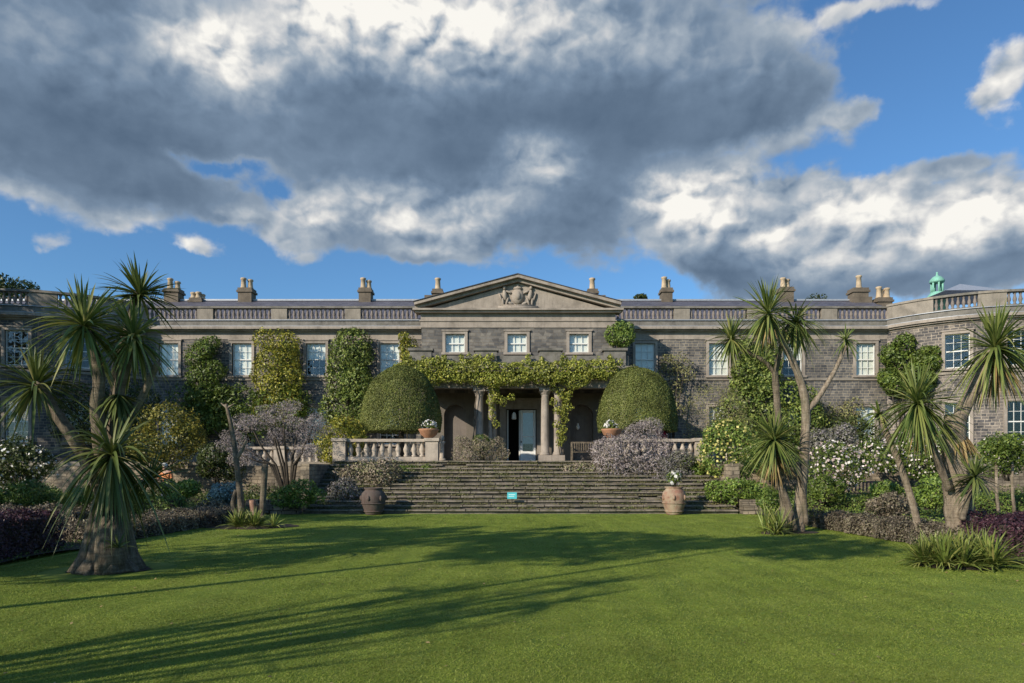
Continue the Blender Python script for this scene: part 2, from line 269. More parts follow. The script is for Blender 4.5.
# ---------------------------------------------------------------- object helpers
def wloc(o):
    v = Vector((0,0,0))
    while o is not None: v += o.location; o = o.parent
    return v
def link(name, me, mat, parent=None, loc=None, rz=0):
    if mat is not None and me is not None and not me.materials: me.materials.append(mat)
    o = bpy.data.objects.new(name, me); COL.objects.link(o)
    if parent is not None: o.parent = parent
    if loc is not None: o.location = loc
    o.rotation_euler = (0, 0, rz); return o
def tag(o, label=None, cat=None, group=None, kind=None):
    if label: o['label'] = label
    if cat: o['category'] = cat
    if group: o['group'] = group
    if kind: o['kind'] = kind
    return o
def thing(name, label, cat, loc, group=None):
    o = bpy.data.objects.new(name, None); COL.objects.link(o); o.location = loc; o.empty_display_size = .2
    return tag(o, label, cat, group)
class MB:
    def __init__(s): s.v = []; s.f = []; s.uv = {}
    def quad(s, a, b, c, d, uv=None):
        i = len(s.v); s.v += [a, b, c, d]; s.f.append((i, i+1, i+2, i+3))
        if uv: s.uv[len(s.f)-1] = uv
    def box(s, x0, x1, y0, y1, z0, z1, taper=0):
        i = len(s.v); t = taper
        s.v += [(x0,y0,z0),(x1,y0,z0),(x1,y1,z0),(x0,y1,z0),(x0+t,y0+t,z1),(x1-t,y0+t,z1),(x1-t,y1-t,z1),(x0+t,y1-t,z1)]
        s.f += [tuple(i+k for k in q) for q in ((0,3,2,1),(4,5,6,7),(0,1,5,4),(1,2,6,5),(2,3,7,6),(3,0,4,7))]; return s
    def prism(s, poly, y0, y1):   # polygon in x,z pushed along y
        n = len(poly); i = len(s.v)
        s.v += [(x, y0, z) for x, z in poly] + [(x, y1, z) for x, z in poly]
        s.f.append(tuple(i+k for k in range(n))); s.f.append(tuple(i+n+k for k in reversed(range(n))))
        for k in range(n): j = (k+1) % n; s.f.append((i+k, i+n+k, i+n+j, i+j))
        return s
    def lathe(s, prof, cx=0, cy=0, seg=12, z0=0, jit=0):
        i = len(s.v)
        for r, z in prof:
            for k in range(seg):
                a = 2*math.pi*k/seg; rr = r*(1+random.uniform(-jit, jit)); s.v.append((cx+rr*math.cos(a), cy+rr*math.sin(a), z0+z))
        for j in range(len(prof)-1):
            for k in range(seg):
                a = i+j*seg+k; b = i+j*seg+(k+1) % seg; s.f.append((a, b, b+seg, a+seg))
        s.f.append(tuple(i+k for k in reversed(range(seg)))); t = i+(len(prof)-1)*seg; s.f.append(tuple(t+k for k in range(seg))); return s
    def tube(s, pts, rads, seg=8, wob=0, ridge=0):
        pts = [Vector(p) for p in pts]; i0 = len(s.v); n = len(pts)
        for j, p in enumerate(pts):
            d = (pts[min(j+1, n-1)]-pts[max(j-1, 0)]).normalized(); u = d.cross(Vector((0,1,.01))).normalized(); v = d.cross(u)
            for k in range(seg):
                a = 2*math.pi*k/seg; r = rads[j]*(1+random.uniform(-wob, wob)+ridge*math.sin(a*5+j*.3)+ridge*.6*math.sin(a*9+1))
                q = p+u*r*math.cos(a)+v*r*math.sin(a); s.v.append(tuple(q))
        for j in range(n-1):
            for k in range(seg):
                a = i0+j*seg+k; b = i0+j*seg+(k+1) % seg; s.f.append((a, b, b+seg, a+seg))
        s.f.append(tuple(i0+k for k in reversed(range(seg)))); t = i0+(n-1)*seg; s.f.append(tuple(t+k for k in range(seg))); return s
    def mapped(s, fm, u0, u1, z0, z1, d0, d1, n=1):
        for k in range(n):
            a = u0+(u1-u0)*k/n; b = u0+(u1-u0)*(k+1)/n
            c = [fm(a, z0, d0), fm(b, z0, d0), fm(b, z1, d0), fm(a, z1, d0)]; e = [fm(a, z0, d1), fm(b, z0, d1), fm(b, z1, d1), fm(a, z1, d1)]
            s.quad(c[0], c[1], c[2], c[3], [(a,z0),(b,z0),(b,z1),(a,z1)]); s.quad(e[1], e[0], e[3], e[2])
            s.quad(c[3], c[2], e[2], e[3]); s.quad(c[1], c[0], e[0], e[1])
            if k == 0: s.quad(c[0], c[3], e[3], e[0])
            if k == n-1: s.quad(c[1], e[1], e[2], c[2])
        return s
    def blob(s, c, r, seg=8, rings=5, rz=0):
        i = len(s.v); cr_, sr_ = math.cos(rz), math.sin(rz)
        for j in range(rings+1):
            ph = math.pi*j/rings
            for k in range(seg):
                a = 2*math.pi*k/seg; x = r[0]*math.sin(ph)*math.cos(a); y = r[1]*math.sin(ph)*math.sin(a); z = -r[2]*math.cos(ph)
                x, z = x*cr_-z*sr_, x*sr_+z*cr_; s.v.append((c[0]+x, c[1]+y, c[2]+z))
        for j in range(rings):
            for k in range(seg):
                a = i+j*seg+k; b = i+j*seg+(k+1) % seg; s.f.append((a, b, b+seg, a+seg))
        return s
    def mesh(s, name, off=(0,0,0), smooth=False):
        me = bpy.data.meshes.new(name); me.from_pydata([(a-off[0], b-off[1], c-off[2]) for a, b, c in s.v], [], s.f)
        uvl = me.uv_layers.new(name='uv'); V = s.v; data = np.zeros((len(me.loops), 2), np.float32); li = 0
        for fi, f in enumerate(s.f):
            if fi in s.uv: q = s.uv[fi]
            else:
                a, b, c = V[f[0]], V[f[1]], V[f[2]]
                n = np.cross(np.subtract(b, a), np.subtract(c, a)); ax = int(np.argmax(np.abs(n)))
                q = [((V[k][0], V[k][2]) if ax == 1 else (V[k][1], V[k][2]) if ax == 0 else (V[k][0], V[k][1])) for k in f]
            data[li:li+len(f)] = q; li += len(f)
        uvl.data.foreach_set('uv', data.ravel())
        if smooth: me.polygons.foreach_set('use_smooth', [True]*len(me.polygons))
        return me
    def build(s, name, mat, parent=None, smooth=False):
        off = wloc(parent) if parent is not None else (0,0,0)
        return link(name, s.mesh(name, off, smooth), mat, parent)
def fast_mesh(name, verts, faces, rnd, smooth=False):
    me = bpy.data.meshes.new(name); k = faces.shape[1]
    me.vertices.add(len(verts)); me.vertices.foreach_set('co', verts.astype(np.float32).ravel())
    me.loops.add(faces.size); me.loops.foreach_set('vertex_index', faces.astype(np.int32).ravel())
    me.polygons.add(len(faces)); me.polygons.foreach_set('loop_start', (np.arange(len(faces))*k).astype(np.int32))
    me.polygons.foreach_set('loop_total', np.full(len(faces), k, np.int32))
    me.update(calc_edges=True)
    at = me.attributes.new('rnd', 'FLOAT', 'FACE'); at.data.foreach_set('value', rnd.astype(np.float32))
    if smooth: me.polygons.foreach_set('use_smooth', np.ones(len(faces), bool))
    return me
def unit(a): return a/np.maximum(np.linalg.norm(a, axis=1, keepdims=True), 1e-6)
def leaves(name, pts, nrm, size, mat, parent, aspect=.5, jitter=.6, shape='rhomb'):
    off = np.array(wloc(parent)) if parent is not None else np.zeros(3)
    n = len(pts); nr = unit(unit(nrm)+R.normal(0, jitter, (n, 3))); t = unit(np.cross(nr, R.normal(0, 1, (n, 3)))); b = np.cross(nr, t)
    L = size*R.uniform(.6, 1.25, (n, 1))/2; W = L*aspect; p = pts-off
    v = np.stack([p-t*L, p+b*W+nr*L*.15, p+t*L, p-b*W+nr*L*.15], 1).reshape(-1, 3)
    f = np.arange(n*4).reshape(n, 4)
    return link(name, fast_mesh(name, v, f, R.random(n)), mat, parent)
def lobes_pts(lobes, n, depth=.35, squash_back=None):
    C = np.array([l[0] for l in lobes], float); Rr = np.array([l[1] if hasattr(l[1], '__len__') else (l[1],)*3 for l in lobes], float)
    wts = (Rr.prod(1))**(2/3); wts /= wts.sum(); idx = R.choice(len(lobes), int(n*1.7), p=wts)
    d = unit(R.normal(0, 1, (len(idx), 3))); rr = 1.04-np.abs(R.normal(0, depth*.5, len(idx)))+R.normal(0, .04, len(idx))
    ph = R.uniform(0, 6.28, (len(lobes), 3))[idx]
    bumps = 1+.10*np.sin(d[:,0]*7+ph[:,0])*np.sin(d[:,2]*8+ph[:,1])+.05*np.sin(d[:,1]*15+ph[:,2])
    p = C[idx]+d*Rr[idx]*(rr*bumps)[:,None]
    keep = np.ones(len(p), bool)
    for c, r in zip(C, Rr):
        q = (((p-c)/r)**2).sum(1); keep &= q > .45
    p = p[keep][:n]; d = d[keep][:n]
    return p, d
def envelope_lobes(c, r, k, ls=.45, boxy=False):
    out = []
    if boxy:
        for i in range(k):
            rr = R.uniform(.75, 1.25)*ls*min(r[0], r[2]); a, b = R.uniform(-1, 1), R.uniform(-1, 1)
            out.append(((c[0]+a*max(0, r[0]-rr*.9), c[1]+R.uniform(-.6, .3)*r[1], c[2]+b*max(0, r[2]-rr*.9)), (rr*1.1, max(.15, min(rr, r[1])), rr)))
        return out
    for i in range(k):
        d = unit(R.normal(0, 1, (1, 3)))[0]; d[2] = d[2]*.9+.05; s_ = R.uniform(.35, .72)
        rr = R.uniform(.75, 1.2)*ls*min(r[0], r[2])
        out.append(((c[0]+d[0]*r[0]*s_, c[1]+d[1]*r[1]*s_, c[2]+d[2]*r[2]*s_), (rr*1.1, max(.12, min(rr, r[1]*.8)), rr)))
    return out
def shrub(name, label, cat, c, r, mat, n, size, k=10, ls=.5, base=None, flower=None, nf=0, fsize=.12, wood='bark_dark', group=None, wood_r=.035, aspect=.5, stems=5, foliage='foliage', jitter=.6, depth=.4, boxy=False):
    """a plant: stems from the ground to its leaf clumps, foliage of separate leaves, blossoms"""
    bz = c[2]-r[2] if base is None else base
    t = thing(name, label, cat, (c[0], c[1], bz), group)
    lb = envelope_lobes(c, r, k, ls, boxy)+[(c, (r[0]*.55, max(.1, r[1]*.55), r[2]*.6))]
    st = MB()
    for i in range(min(stems, len(lb))):
        q = lb[i][0]; b0 = (c[0]+random.uniform(-.15,.15)*r[0], c[1], bz-.03)
        md = tuple((b0[j]+q[j])/2+random.uniform(-.1,.1)*r[0]*(j != 2) for j in range(3))
        st.tube([b0, md, q], [wood_r, wood_r*.75, wood_r*.35], 6, .1)
    st.build('stem', M[wood], t, True)
    p, d = lobes_pts(lb, n, depth); k_ = p[:,2] > bz+.02; p, d = p[k_], d[k_]
    leaves(foliage, p, d, size, mat, t, aspect, jitter)
    if flower is not None:
        q, e_ = lobes_pts(lb, nf, .12); k_ = (q[:,2] > bz+.05); leaves('blossom', q[k_]+e_[k_]*.04, e_[k_], fsize, flower, t, .85, .5)
    return t
def px_box(px0, px1, py0, py1, d):
    a = P(px0, py1, d); b = P(px1, py0, d); return ((a[0]+b[0])/2, d, (a[2]+b[2])/2), ((b[0]-a[0])/2, 1, (b[2]-a[2])/2)
def pshrub(name, label, cat, px0, px1, py0, py1, d, ry, mat, n, size, **kw):
    c, r = px_box(px0, px1, py0, py1, d); r = (r[0], ry, r[2]); return shrub(name, label, cat, c, r, mat, n, size, **kw)
# ================================================================= THE SETTING
def sheet(name, x0, x1, y0, y1, z, mat, nx=1, ny=1, fz=None):
    xs = np.linspace(x0, x1, nx+1); ys = np.linspace(y0, y1, ny+1); m = MB()
    m.v = [(float(x), float(y), float(z+(fz(x, y) if fz else 0))) for y in ys for x in xs]
    m.f = [(j*(nx+1)+i, j*(nx+1)+i+1, (j+1)*(nx+1)+i+1, (j+1)*(nx+1)+i) for j in range(ny) for i in range(nx)]
    return tag(m.build(name, mat, None, True), kind='structure')
sheet('ground', -2500, 2500, -2500, 2500, -.03, M['lawn'])
sheet('lawn', -60, 60, -30, 27, 0, M['lawn'], 60, 40, lambda x, y: .004*math.sin(x*1.3)*math.sin(y*.9))
def bed_h(x, y): return .05+.03*math.sin(x*2.1)*math.sin(y*1.7)+max(0, (y-24)*.03)
sheet('flower_bed', -40, -8.35, 7, 33.9, 0, M['soil'], 60, 60, bed_h)
sheet('flower_bed', 8.35, 40, 7, 33.9, 0, M['soil'], 60, 60, bed_h)
TZ = 1.9; X0 = .3
m = MB(); m.box(-7.35, 8.0, 28.02, 32.0, 0, TZ); m.box(-45, 45, 32.0, 45, 0, TZ-.003); tag(m.build('terrace', M['paving']), kind='structure')
# ================================================================= STEPS
st = thing('stone_steps', 'broad flight of low mossy stone steps climbing from the lawn to the terrace', 'steps', (X0, 23.8, 0))
NS = 13; rise = TZ/NS; tread = .323
for i in range(NS):
    m = MB(); y0 = 23.8+i*tread; z1 = (i+1)*rise; x = -7.3-.0*i
    m.box(-7.3, 7.9, y0+.07, 28.03 if i == NS-1 else y0+tread+.06, z1-rise, z1-.06)
    while x < 7.85:
        w_ = random.uniform(.35, 1.1); x1 = min(7.9, x+w_); j = random.uniform(-.02, .015); h = random.uniform(-.012, .006)
        if random.random() > .012: m.box(x+.012, x1-.012, y0+j-.03, y0+tread+.08, z1-random.uniform(.045, .06), z1+h if i < NS-1 else z1-.004, .008)
        x = x1
    m.build('step', M['step'], st)
pp = []
for i in range(NS):
    n_ = 4200; x = R.uniform(-7.2, 7.8, n_); y0 = 23.8+i*tread
    cl = (np.sin(x*1.7+i*2.1)+np.sin(x*4.3+i)+R.normal(0, .8, n_)) > (.4 if i < 8 else -.1); x = x[cl]
    pp.append(np.stack([x, y0+tread-.03-np.abs(R.normal(0, .05, len(x))), (i+1)*rise+R.uniform(0, .055, len(x))], 1) if i < NS-1 else np.zeros((0, 3)))
pp = np.concatenate(pp)
tag(leaves('moss', pp, np.tile((0., -.5, .6), (len(pp), 1)), .055, leafmat('moss_and_creepers', [(.06,.055,.02), (.13,.12,.04), (.2,.18,.08)], .7, .1), None, .5), 'olive moss and tiny creeping plants filling the joints of the stone steps', 'moss', kind='stuff')
wc_ = []
for q in range(420):
    i = int(R.integers(0, NS-1)); x = R.uniform(-7.2, 7.8); edge = abs(x-X0)/7.6
    if R.random() > .25+.75*edge**2+.3*(i > 7): continue
    k = int(R.integers(14, 60)); sp_ = R.uniform(.05, .22)
    wc_.append(np.stack([x+R.normal(0, sp_, k), 23.8+(i+1)*tread-.04+R.normal(0, .03, k), (i+1)*rise+np.abs(R.normal(0, .05, k))], 1))
wc_ = np.concatenate(wc_); tag(leaves('weeds', wc_, np.tile((0., -.4, .7), (len(wc_), 1)), .075, leafmat('step_weeds', [(.05,.07,.015), (.12,.15,.035), (.26,.23,.14)], .7, .15), None, .4), 'small weeds and trailing plants rooted along the stone steps', 'weeds', kind='stuff')
sg = thing('sign', 'small turquoise notice board on a short stake in front of the lower steps', 'sign', P(512, 505, 24.2)[:2]+(rise,))
c = P(512, 496, 24.2); MB().box(c[0]-.17, c[0]+.17, c[1]-.02, c[1]+.0, c[2]-.1, c[2]+.13).build('board', M['sign'], sg)
MB().box(c[0]-.12, c[0]+.11, c[1]-.024, c[1]-.02, c[2]+.04, c[2]+.06).box(c[0]-.12, c[0]+.08, c[1]-.024, c[1]-.02, c[2]-.02, c[2]+.0).build('marking', M['signmark'], sg)
MB().box(c[0]-.012, c[0]+.012, c[1]+.002, c[1]+.022, rise-.02, c[2]+.1).build('stake', M['post'], sg)
# ================================================================= THE MANSION
H = thing('mansion', 'long two storey dark stone mansion with a pedimented centre and curved end bows', 'mansion', (X0, 36.6, TZ))
WY = 39.0; CY = 36.6; BR_ = 7.0; BCY = 42.4; BCX = {1: 27.5, -1: -26.9}
flat = lambda u, z, d: (u, WY+d, z)
cflat = lambda u, z, d: (u, CY+d, z)
def bowmap(side):
    cx = BCX[side]
    def fm(u, z, d):
        a = u/BR_; r = BR_-d; return (cx+r*math.sin(a), BCY-r*math.cos(a), z)
    return fm
def wall(fm, u0, u1, z0, z1, openings, th, nseg, name, mat):
    us = sorted({u0, u1} | {a for o in openings for a in o[:2]}); zs = sorted({z0, z1} | {a for o in openings for a in o[2:4]})
    m = MB()
    for a, b in zip(us, us[1:]):
        zc = None; col = []
        for c_, d_ in zip(zs, zs[1:]):
            hole = any(o[0]-1e-6 <= a and b <= o[1]+1e-6 and o[2]-1e-6 <= c_ and d_ <= o[3]+1e-6 for o in openings)
            if hole: 
                if zc is not None: col.append((zc, c_)); zc = None
            elif zc is None: zc = c_
        if zc is not None: col.append((zc, zs[-1]))
        for c_, d_ in col: m.mapped(fm, a, b, c_, d_, 0, th, max(1, int(math.ceil((b-a)*nseg))))
    return m.build(name, mat, H)
WU = (6.88, 8.72); WL = (2.95, 5.1); WW = .56      # upper and lower window openings, half width
offs = [7.3, 11.5, 15.72, 19.9]
def frame_meshes(w_, h_, cols, rows, key):
    """architrave, sash, glass, sill and blind for one window, in its own coordinates (y into the wall)"""
    a = MB(); t = .15; a.box(-w_-t, -w_, -.07, .1, -.001, h_+t); a.box(w_, w_+t, -.07, .1, -.001, h_+t); a.box(-w_+.001, w_-.001, -.065, .1, h_, h_+t-.002); a.box(-w_-t-.05, w_+t+.05, -.11, .05, h_+t, h_+t+.07)
    b = MB(); s_ = .05
    b.box(-w_, -w_+s_, .1, .16, 0, h_); b.box(w_-s_, w_, .1, .16, 0, h_); b.box(-w_+s_, w_-s_, .1, .16, h_-s_, h_); b.box(-w_+s_, w_-s_, .1, .16, 0, s_+.02); b.box(-w_+s_, w_-s_, .09, .15, h_/2-.03, h_/2+.03)
    for i in range(1, cols): x = -w_+s_+(2*w_-2*s_)*i/cols; b.box(x-.011, x+.011, .112, .148, s_, h_-s_)
    for j in range(1, rows):
        if j*2 != rows: z = h_*j/rows; b.box(-w_+s_, w_-s_, .114, .146, z-.011, z+.011)
    g = MB(); g.box(-w_+.01, w_-.01, .128, .132, .01, h_-.01)
    si = MB(); si.box(-w_-t-.06, w_+t+.06, -.16, .1, -.12, -.001)
    bl = MB(); bl.box(-w_+.02, w_-.02, .2, .215, .02, h_-.02)
    bh = MB(); bh.box(-w_+.02, w_-.02, .2, .215, h_*.5, h_-.02)
    return [x.mesh(n) for x, n in ((a, 'architrave'), (b, 'sash'), (g, 'pane'), (si, 'sill'), (bl, 'blind'), (bh, 'blind'))]
FM = {'up': frame_meshes(WW, WU[1]-WU[0], 3, 4, 'up'), 'lo': frame_meshes(WW, WL[1]-WL[0], 3, 4, 'lo'), 'ce': frame_meshes(.52, 1.0, 3, 2, 'ce')}
for k_ in FM:
    for me, mt in zip(FM[k_], ('trim', 'white', 'glass', 'trim', 'blind', 'blind')): me.materials.append(M[mt])
def window(x, y, z, rz, kind, blind=0, label=None):
    f = FM[kind]; o = link('window', f[0], None, H, Vector((x, y, z))-H.location, rz)
    if label: o['label'] = label
    link('sash', f[1], None, o); link('pane', f[2], None, o); link('sill', f[3], None, o)
    if blind: link('blind', f[3+blind], None, o)
    return o
xs_w = [X0+s_*o for o in offs for s_ in (-1, 1)]
ops = [(x-WW, x+WW, *WU) for x in xs_w]+[(x-WW, x+WW, *WL) for x in xs_w]
wall(flat, -21.2, -4.7, 1.85, 9.32, [o for o in ops if o[0] < 0], .4, .001, 'wall', M['basalt'])
wall(flat, 5.3, 21.8, 1.85, 9.32, [o for o in ops if o[0] > 0], .4, .001, 'wall', M['basalt'])
for s_ in (-1, 1):
    for o in offs:
        bl = 2 if (s_, o) in ((-1, offs[1]), (1, offs[2])) else 1
        window(X0+s_*o, WY, WU[0], 0, 'up', bl); window(X0+s_*o, WY, WL[0], 0, 'lo', 1 if o > 16 else 2)
# bows
BA = [rad(-32), rad(-9.5), rad(13), rad(35.5)]
for s_ in (-1, 1):
    fm = bowmap(s_); us = [BR_*a*s_ for a in BA]
    op = [(u-WW, u+WW, WU[0]+.0, WU[1]+.1) for u in us]+[(u-WW, u+WW, *WL) for u in us]
    L_ = BR_*rad(60.5)
    wall(fm, -L_, L_, 1.85, 9.32, op, .35, 2.5, 'bow_wall', M['basalt'] if s_ < 0 else masonry('bow_rubble', (.075,.075,.085), (.20,.18,.17), (.30,.27,.24), .34, .16, distort=.12, msize=.02))
    for u in us:
        p = fm(u, 0, 0)
        window(p[0], p[1], WU[0]+.05, u/BR_, 'up', 0); window(p[0], p[1], WL[0], u/BR_, 'lo', 0)
    m = MB(); m.mapped(fm, -L_, L_, 9.32, 9.42, -.06, .3, 30).mapped(fm, -L_, L_, 9.42, 9.5, -.22, .3, 30).mapped(fm, -L_, L_, 9.5, 9.66, -.34, .3, 30); m.build('cornice', M['trim'], H)
    m = MB(); m.mapped(fm, -L_, L_, 9.66, 10.04, -.02, .3, 30); m.build('parapet', M['parapet'], H)
    MB().mapped(fm, -L_, L_, 9.661, 9.685, -.33, -.02, 30).build('lead_flashing', M['lead'], H); MB().mapped(fm, -L_, L_, 10.04, 10.07, -.1, .3, 30).build('lead_flashing', M['lead'], H)
    MB().mapped(fm, -L_, L_, 6.62, 6.75, -.08, 0, 30).build('string_course', M['sand'], H)
    m = MB(); MB_pts = [fm(-L_+2*L_*k/30, 9.9, .2) for k in range(31)]
    i = 0; m.v = [(a, b, 9.9) for a, b, _ in MB_pts]; m.f = [tuple(range(31))]; m.build('flat_roof', M['lead'], H)
    # parapet top: solid stretches and two runs of balusters
    for (a0, a1, kind) in ((-60.5,-41,'s'),(-41,-24.5,'b'),(-24.5,-14,'s'),(-14,4,'b'),(4,14,'s'),(14,34,'b'),(34,60.5,'s')):
        ua, ub = sorted((BR_*rad(a0)*s_, BR_*rad(a1)*s_))
        if kind == 's': MB().mapped(fm, ua, ub, 10.07, 10.78, -.03, .24, 6).mapped(fm, ua, ub, 10.78, 10.9, -.09, .28, 6).build('parapet_pier', M['sand'], H)
        else:
            b_ = MB().mapped(fm, ua, ub, 10.07, 10.14, -.02, .22, 8).build('balustrade', M['parapet'], H); MB().mapped(fm, ua, ub, 10.78, 10.9, -.09, .28, 8).build('coping', M['parapet'], H)
            n_ = 8
            for q in range(n_):
                p = fm(ua+(ub-ua)*(q+.5)/n_, 10.14, .1); BAL = globals().get('ROOF_BAL')
                if BAL is None:
                    mm = MB().lathe([(.08,0),(.08,.05),(.05,.08),(.085,.2),(.095,.28),(.06,.42),(.045,.5),(.07,.56),(.08,.6),(.08,.64)], seg=8); ROOF_BAL = BAL = mm.mesh('baluster', smooth=True); BAL.materials.append(M['balu'])
                link('baluster', BAL, None, b_, Vector(p)-H.location)
# wings: cornice, parapet, balustrade, roof
for s_ in (-1, 1):
    xa, xb = (-20.95, -4.95) if s_ < 0 else (5.55, 21.55)
    MB().box(xa, xb, WY-.03, WY+.4, 8.95, 9.32).box(xa, xb, WY-.12, WY+.4, 9.32, 9.4).box(xa, xb, WY-.28, WY+.4, 9.4, 9.47).box(xa, xb, WY-.42, WY+.4, 9.47, 9.62).build('cornice', M['trim'], H)
    MB().box(xa, xb, WY-.02, WY+.42, 9.62, 10.02).build('parapet', M['parapet'], H)
    MB().box(xa, xb, WY-.41, WY-.021, 9.621, 9.645).build('lead_flashing', M['lead'], H); MB().box(xa, xb, WY-.1, WY+.3, 10.02, 10.06).build('lead_flashing', M['lead'], H)
    MB().box(xa, xb, WY-.07, WY-.001, 6.60, 6.75).build('string_course', M['sand'], H)
    MB().box(xa, xb, WY-.1, WY-.001, 1.8, 2.5).build('plinth', M['sand'], H)
    for o in offs+[3.1, 24.1]:
        pc = X0+s_*(o+2.1)
        if o != 3.1 and xa < pc < xb or o == 3.1: 
            if xa < pc < xb: MB().box(pc-.45, pc+.45, WY-.04, WY+.3, 10.06, 10.72).build('parapet_pier', M['sand'], H)
        if not (7 < o < 20.5): continue
        c0 = X0+s_*o; b_ = MB().box(max(xa, c0-1.65), min(xb, c0+1.65), WY-.02, WY+.24, 10.06, 10.12).build('balustrade', M['parapet'], H)
        for q in range(13):
            x = c0-1.65+3.3*(q+.5)/13
            if xa < x < xb: link('baluster', ROOF_BAL, None, b_, Vector((x, WY+.11, 10.12))-H.location, 0)
    MB().box(xa, xb, WY-.09, WY+.3, 10.72, 10.83).build('coping', M['parapet'], H)
    xr0, xr1 = (-45, -3) if s_ < 0 else (3.6, 22.2)
    m = MB()
    if s_ > 0: xr1 = 24.0
    m.quad((xr0, 40.2, 10.4), (xr1, 40.2, 10.4), (xr1-(.0), 46, 12.86), (xr0, 46, 12.86), [(xr0,0),(xr1,0),(xr1,6),(xr0,6)]); m.quad((xr1, 52, 10.4), (xr0, 52, 10.4), (xr0, 46, 12.86), (xr1, 46, 12.86)); m.f.append((1, 4, 7)); 
    m.build('roof', M['slate'], H)
    MB().box(xr0, xr1, 45.85, 46.15, 12.84, 12.95).build('ridge', M['lead'], H)
    # outer walls past the bows, seen only from beside
    ex0, ex1 = (-45, -32.9) if s_ < 0 else (33.5, 45)
    MB().box(ex0, ex1, WY, WY+.4, 1.85, 9.9).build('wall', M['basalt'], H); MB().box(ex0, ex1, WY-.3, WY+.4, 9.9, 10.1).build('cornice', M['trim'], H)
MB().box(-45, 45, 51.6, 52, 1.8, 10.4).box(-45.4, -45, 39, 52, 1.8, 10.3).box(45, 45.4, 39, 52, 1.8, 10.3).build('rear_wall', M['basalt'], H)
MB().box(-21, 21.7, 40.6, 40.7, 1.9, 9.3).build('dark_backing', M['dark'], H)  # near-black sheet standing in for the unlit rooms behind the windows
m = MB(); m.quad((24.0, 40.2, 10.3), (45, 40.2, 10.3), (45, 52, 10.3), (24.0, 52, 10.3)); m.build('flat_roof', M['lead'], H)
# central block
cx0, cx1 = X0-5.15, X0+5.2; cops = [(X0-.03+q*3.32-.52, X0-.03+q*3.32+.52, 7.78, 8.78) for q in (-1, 0, 1)]
DOOR = (X0-.42-.15, X0+.98, 1.9, 4.75)
ARCH = [(X0-3.95, X0-2.75, 2.0, 5.0), (X0+2.85, X0+4.05, 2.0, 5.0)]
o = wall(cflat, cx0, cx1, 5.6, 9.12, cops, .4, .001, 'wall', M['ashlar'])
wall(cflat, cx0, cx1, 1.9, 5.6, [DOOR]+ARCH, .4, .001, 'porch_wall', M['porch'])
for s_ in (cx0, cx1-.35): MB().box(s_, s_+.35, CY+.4, WY+.5, 1.9, 9.12).build('side_wall', M['ashlar'], H)
for q in (-1, 0, 1): window(X0-.03+q*3.32, CY, 7.78, 0, 'ce', 1)
for a in ARCH:   # arched niches
    m = MB(); cxm = (a[0]+a[1])/2; hw = (a[1]-a[0])/2; zc = a[3]-hw; poly = [(a[0], a[3]), (a[0], zc)]+[(cxm-hw*math.cos(math.pi*k/12), zc+hw*math.sin(math.pi*k/12)) for k in range(1, 12)]+[(a[1], zc), (a[1], a[3])]
    for k in range(1, 6): pass
    tops = [(cxm-hw*math.cos(math.pi*k/12), zc+hw*math.sin(math.pi*k/12)) for k in range(13)]
    for (xa, za), (xb, zb) in zip(tops, tops[1:]): m.prism([(xa, za), (xb, zb), (xb, a[3]), (xa, a[3])], CY-.001, CY+.4)
    m.build('arch_head', M['porch'], H)
    MB().box(a[0]-.05, a[1]+.05, CY+.4, CY+.5, 1.95, 5.1).build('niche_back', stone('niche_plaster', (.20,.17,.15), .2, 2), H)
MB().box(cx0-.05, cx1+.05, CY-.05, CY+.4, 9.12, 9.45).box(cx0-.1, cx1+.1, CY-.1, CY+.4, 9.45, 9.52).box(cx0-.04, cx1+.04, CY-.04, CY+.4, 9.52, 9.88).build('frieze', M['trim'], H)
MB().box(cx0-.3, cx1+.3, CY-.32, CY+.4, 9.88, 9.98).box(cx0-.42, cx1+.42, CY-.45, CY+.4, 9.98, 10.08).build('cornice', M['trim'], H)
hw = 5.48; apex = 11.86; pz = 10.08
MB().prism([(X0-hw+.5, pz), (X0+hw-.5, pz), (X0, apex-.35)], CY-.02, CY+.35).build('tympanum', M['trim'], H)
m = MB()
for s_ in (-1, 1):
    for (dz0, dz1, y_) in ((-.33, -.16, -.26), (-.16, 0.0, -.5)):
        m.prism([(X0+s_*hw, pz+dz0+.32), (X0, apex+dz0), (X0, apex+dz1), (X0+s_*hw, pz+dz1+.32)][::s_*-1], CY+y_, CY+.35)
m.build('raking_cornice', M['trim'], H)
m = MB(); 
for s_ in (-1, 1): m.quad(*[(X0+s_*(hw+.06), CY-.56, pz+.33), (X0, CY-.56, apex+.035), (X0, 46, apex+.035), (X0+s_*(hw+.06), 46, pz+.33)][::s_*-1])
for s_ in (-1, 1): m.prism([(X0+s_*(hw+.05), pz+.322), (X0, apex+.002), (X0, apex+.032), (X0+s_*(hw+.05), pz+.35)][::s_*-1], CY-.55, CY+.3)
m.build('gable_roof', M['slate'], H)
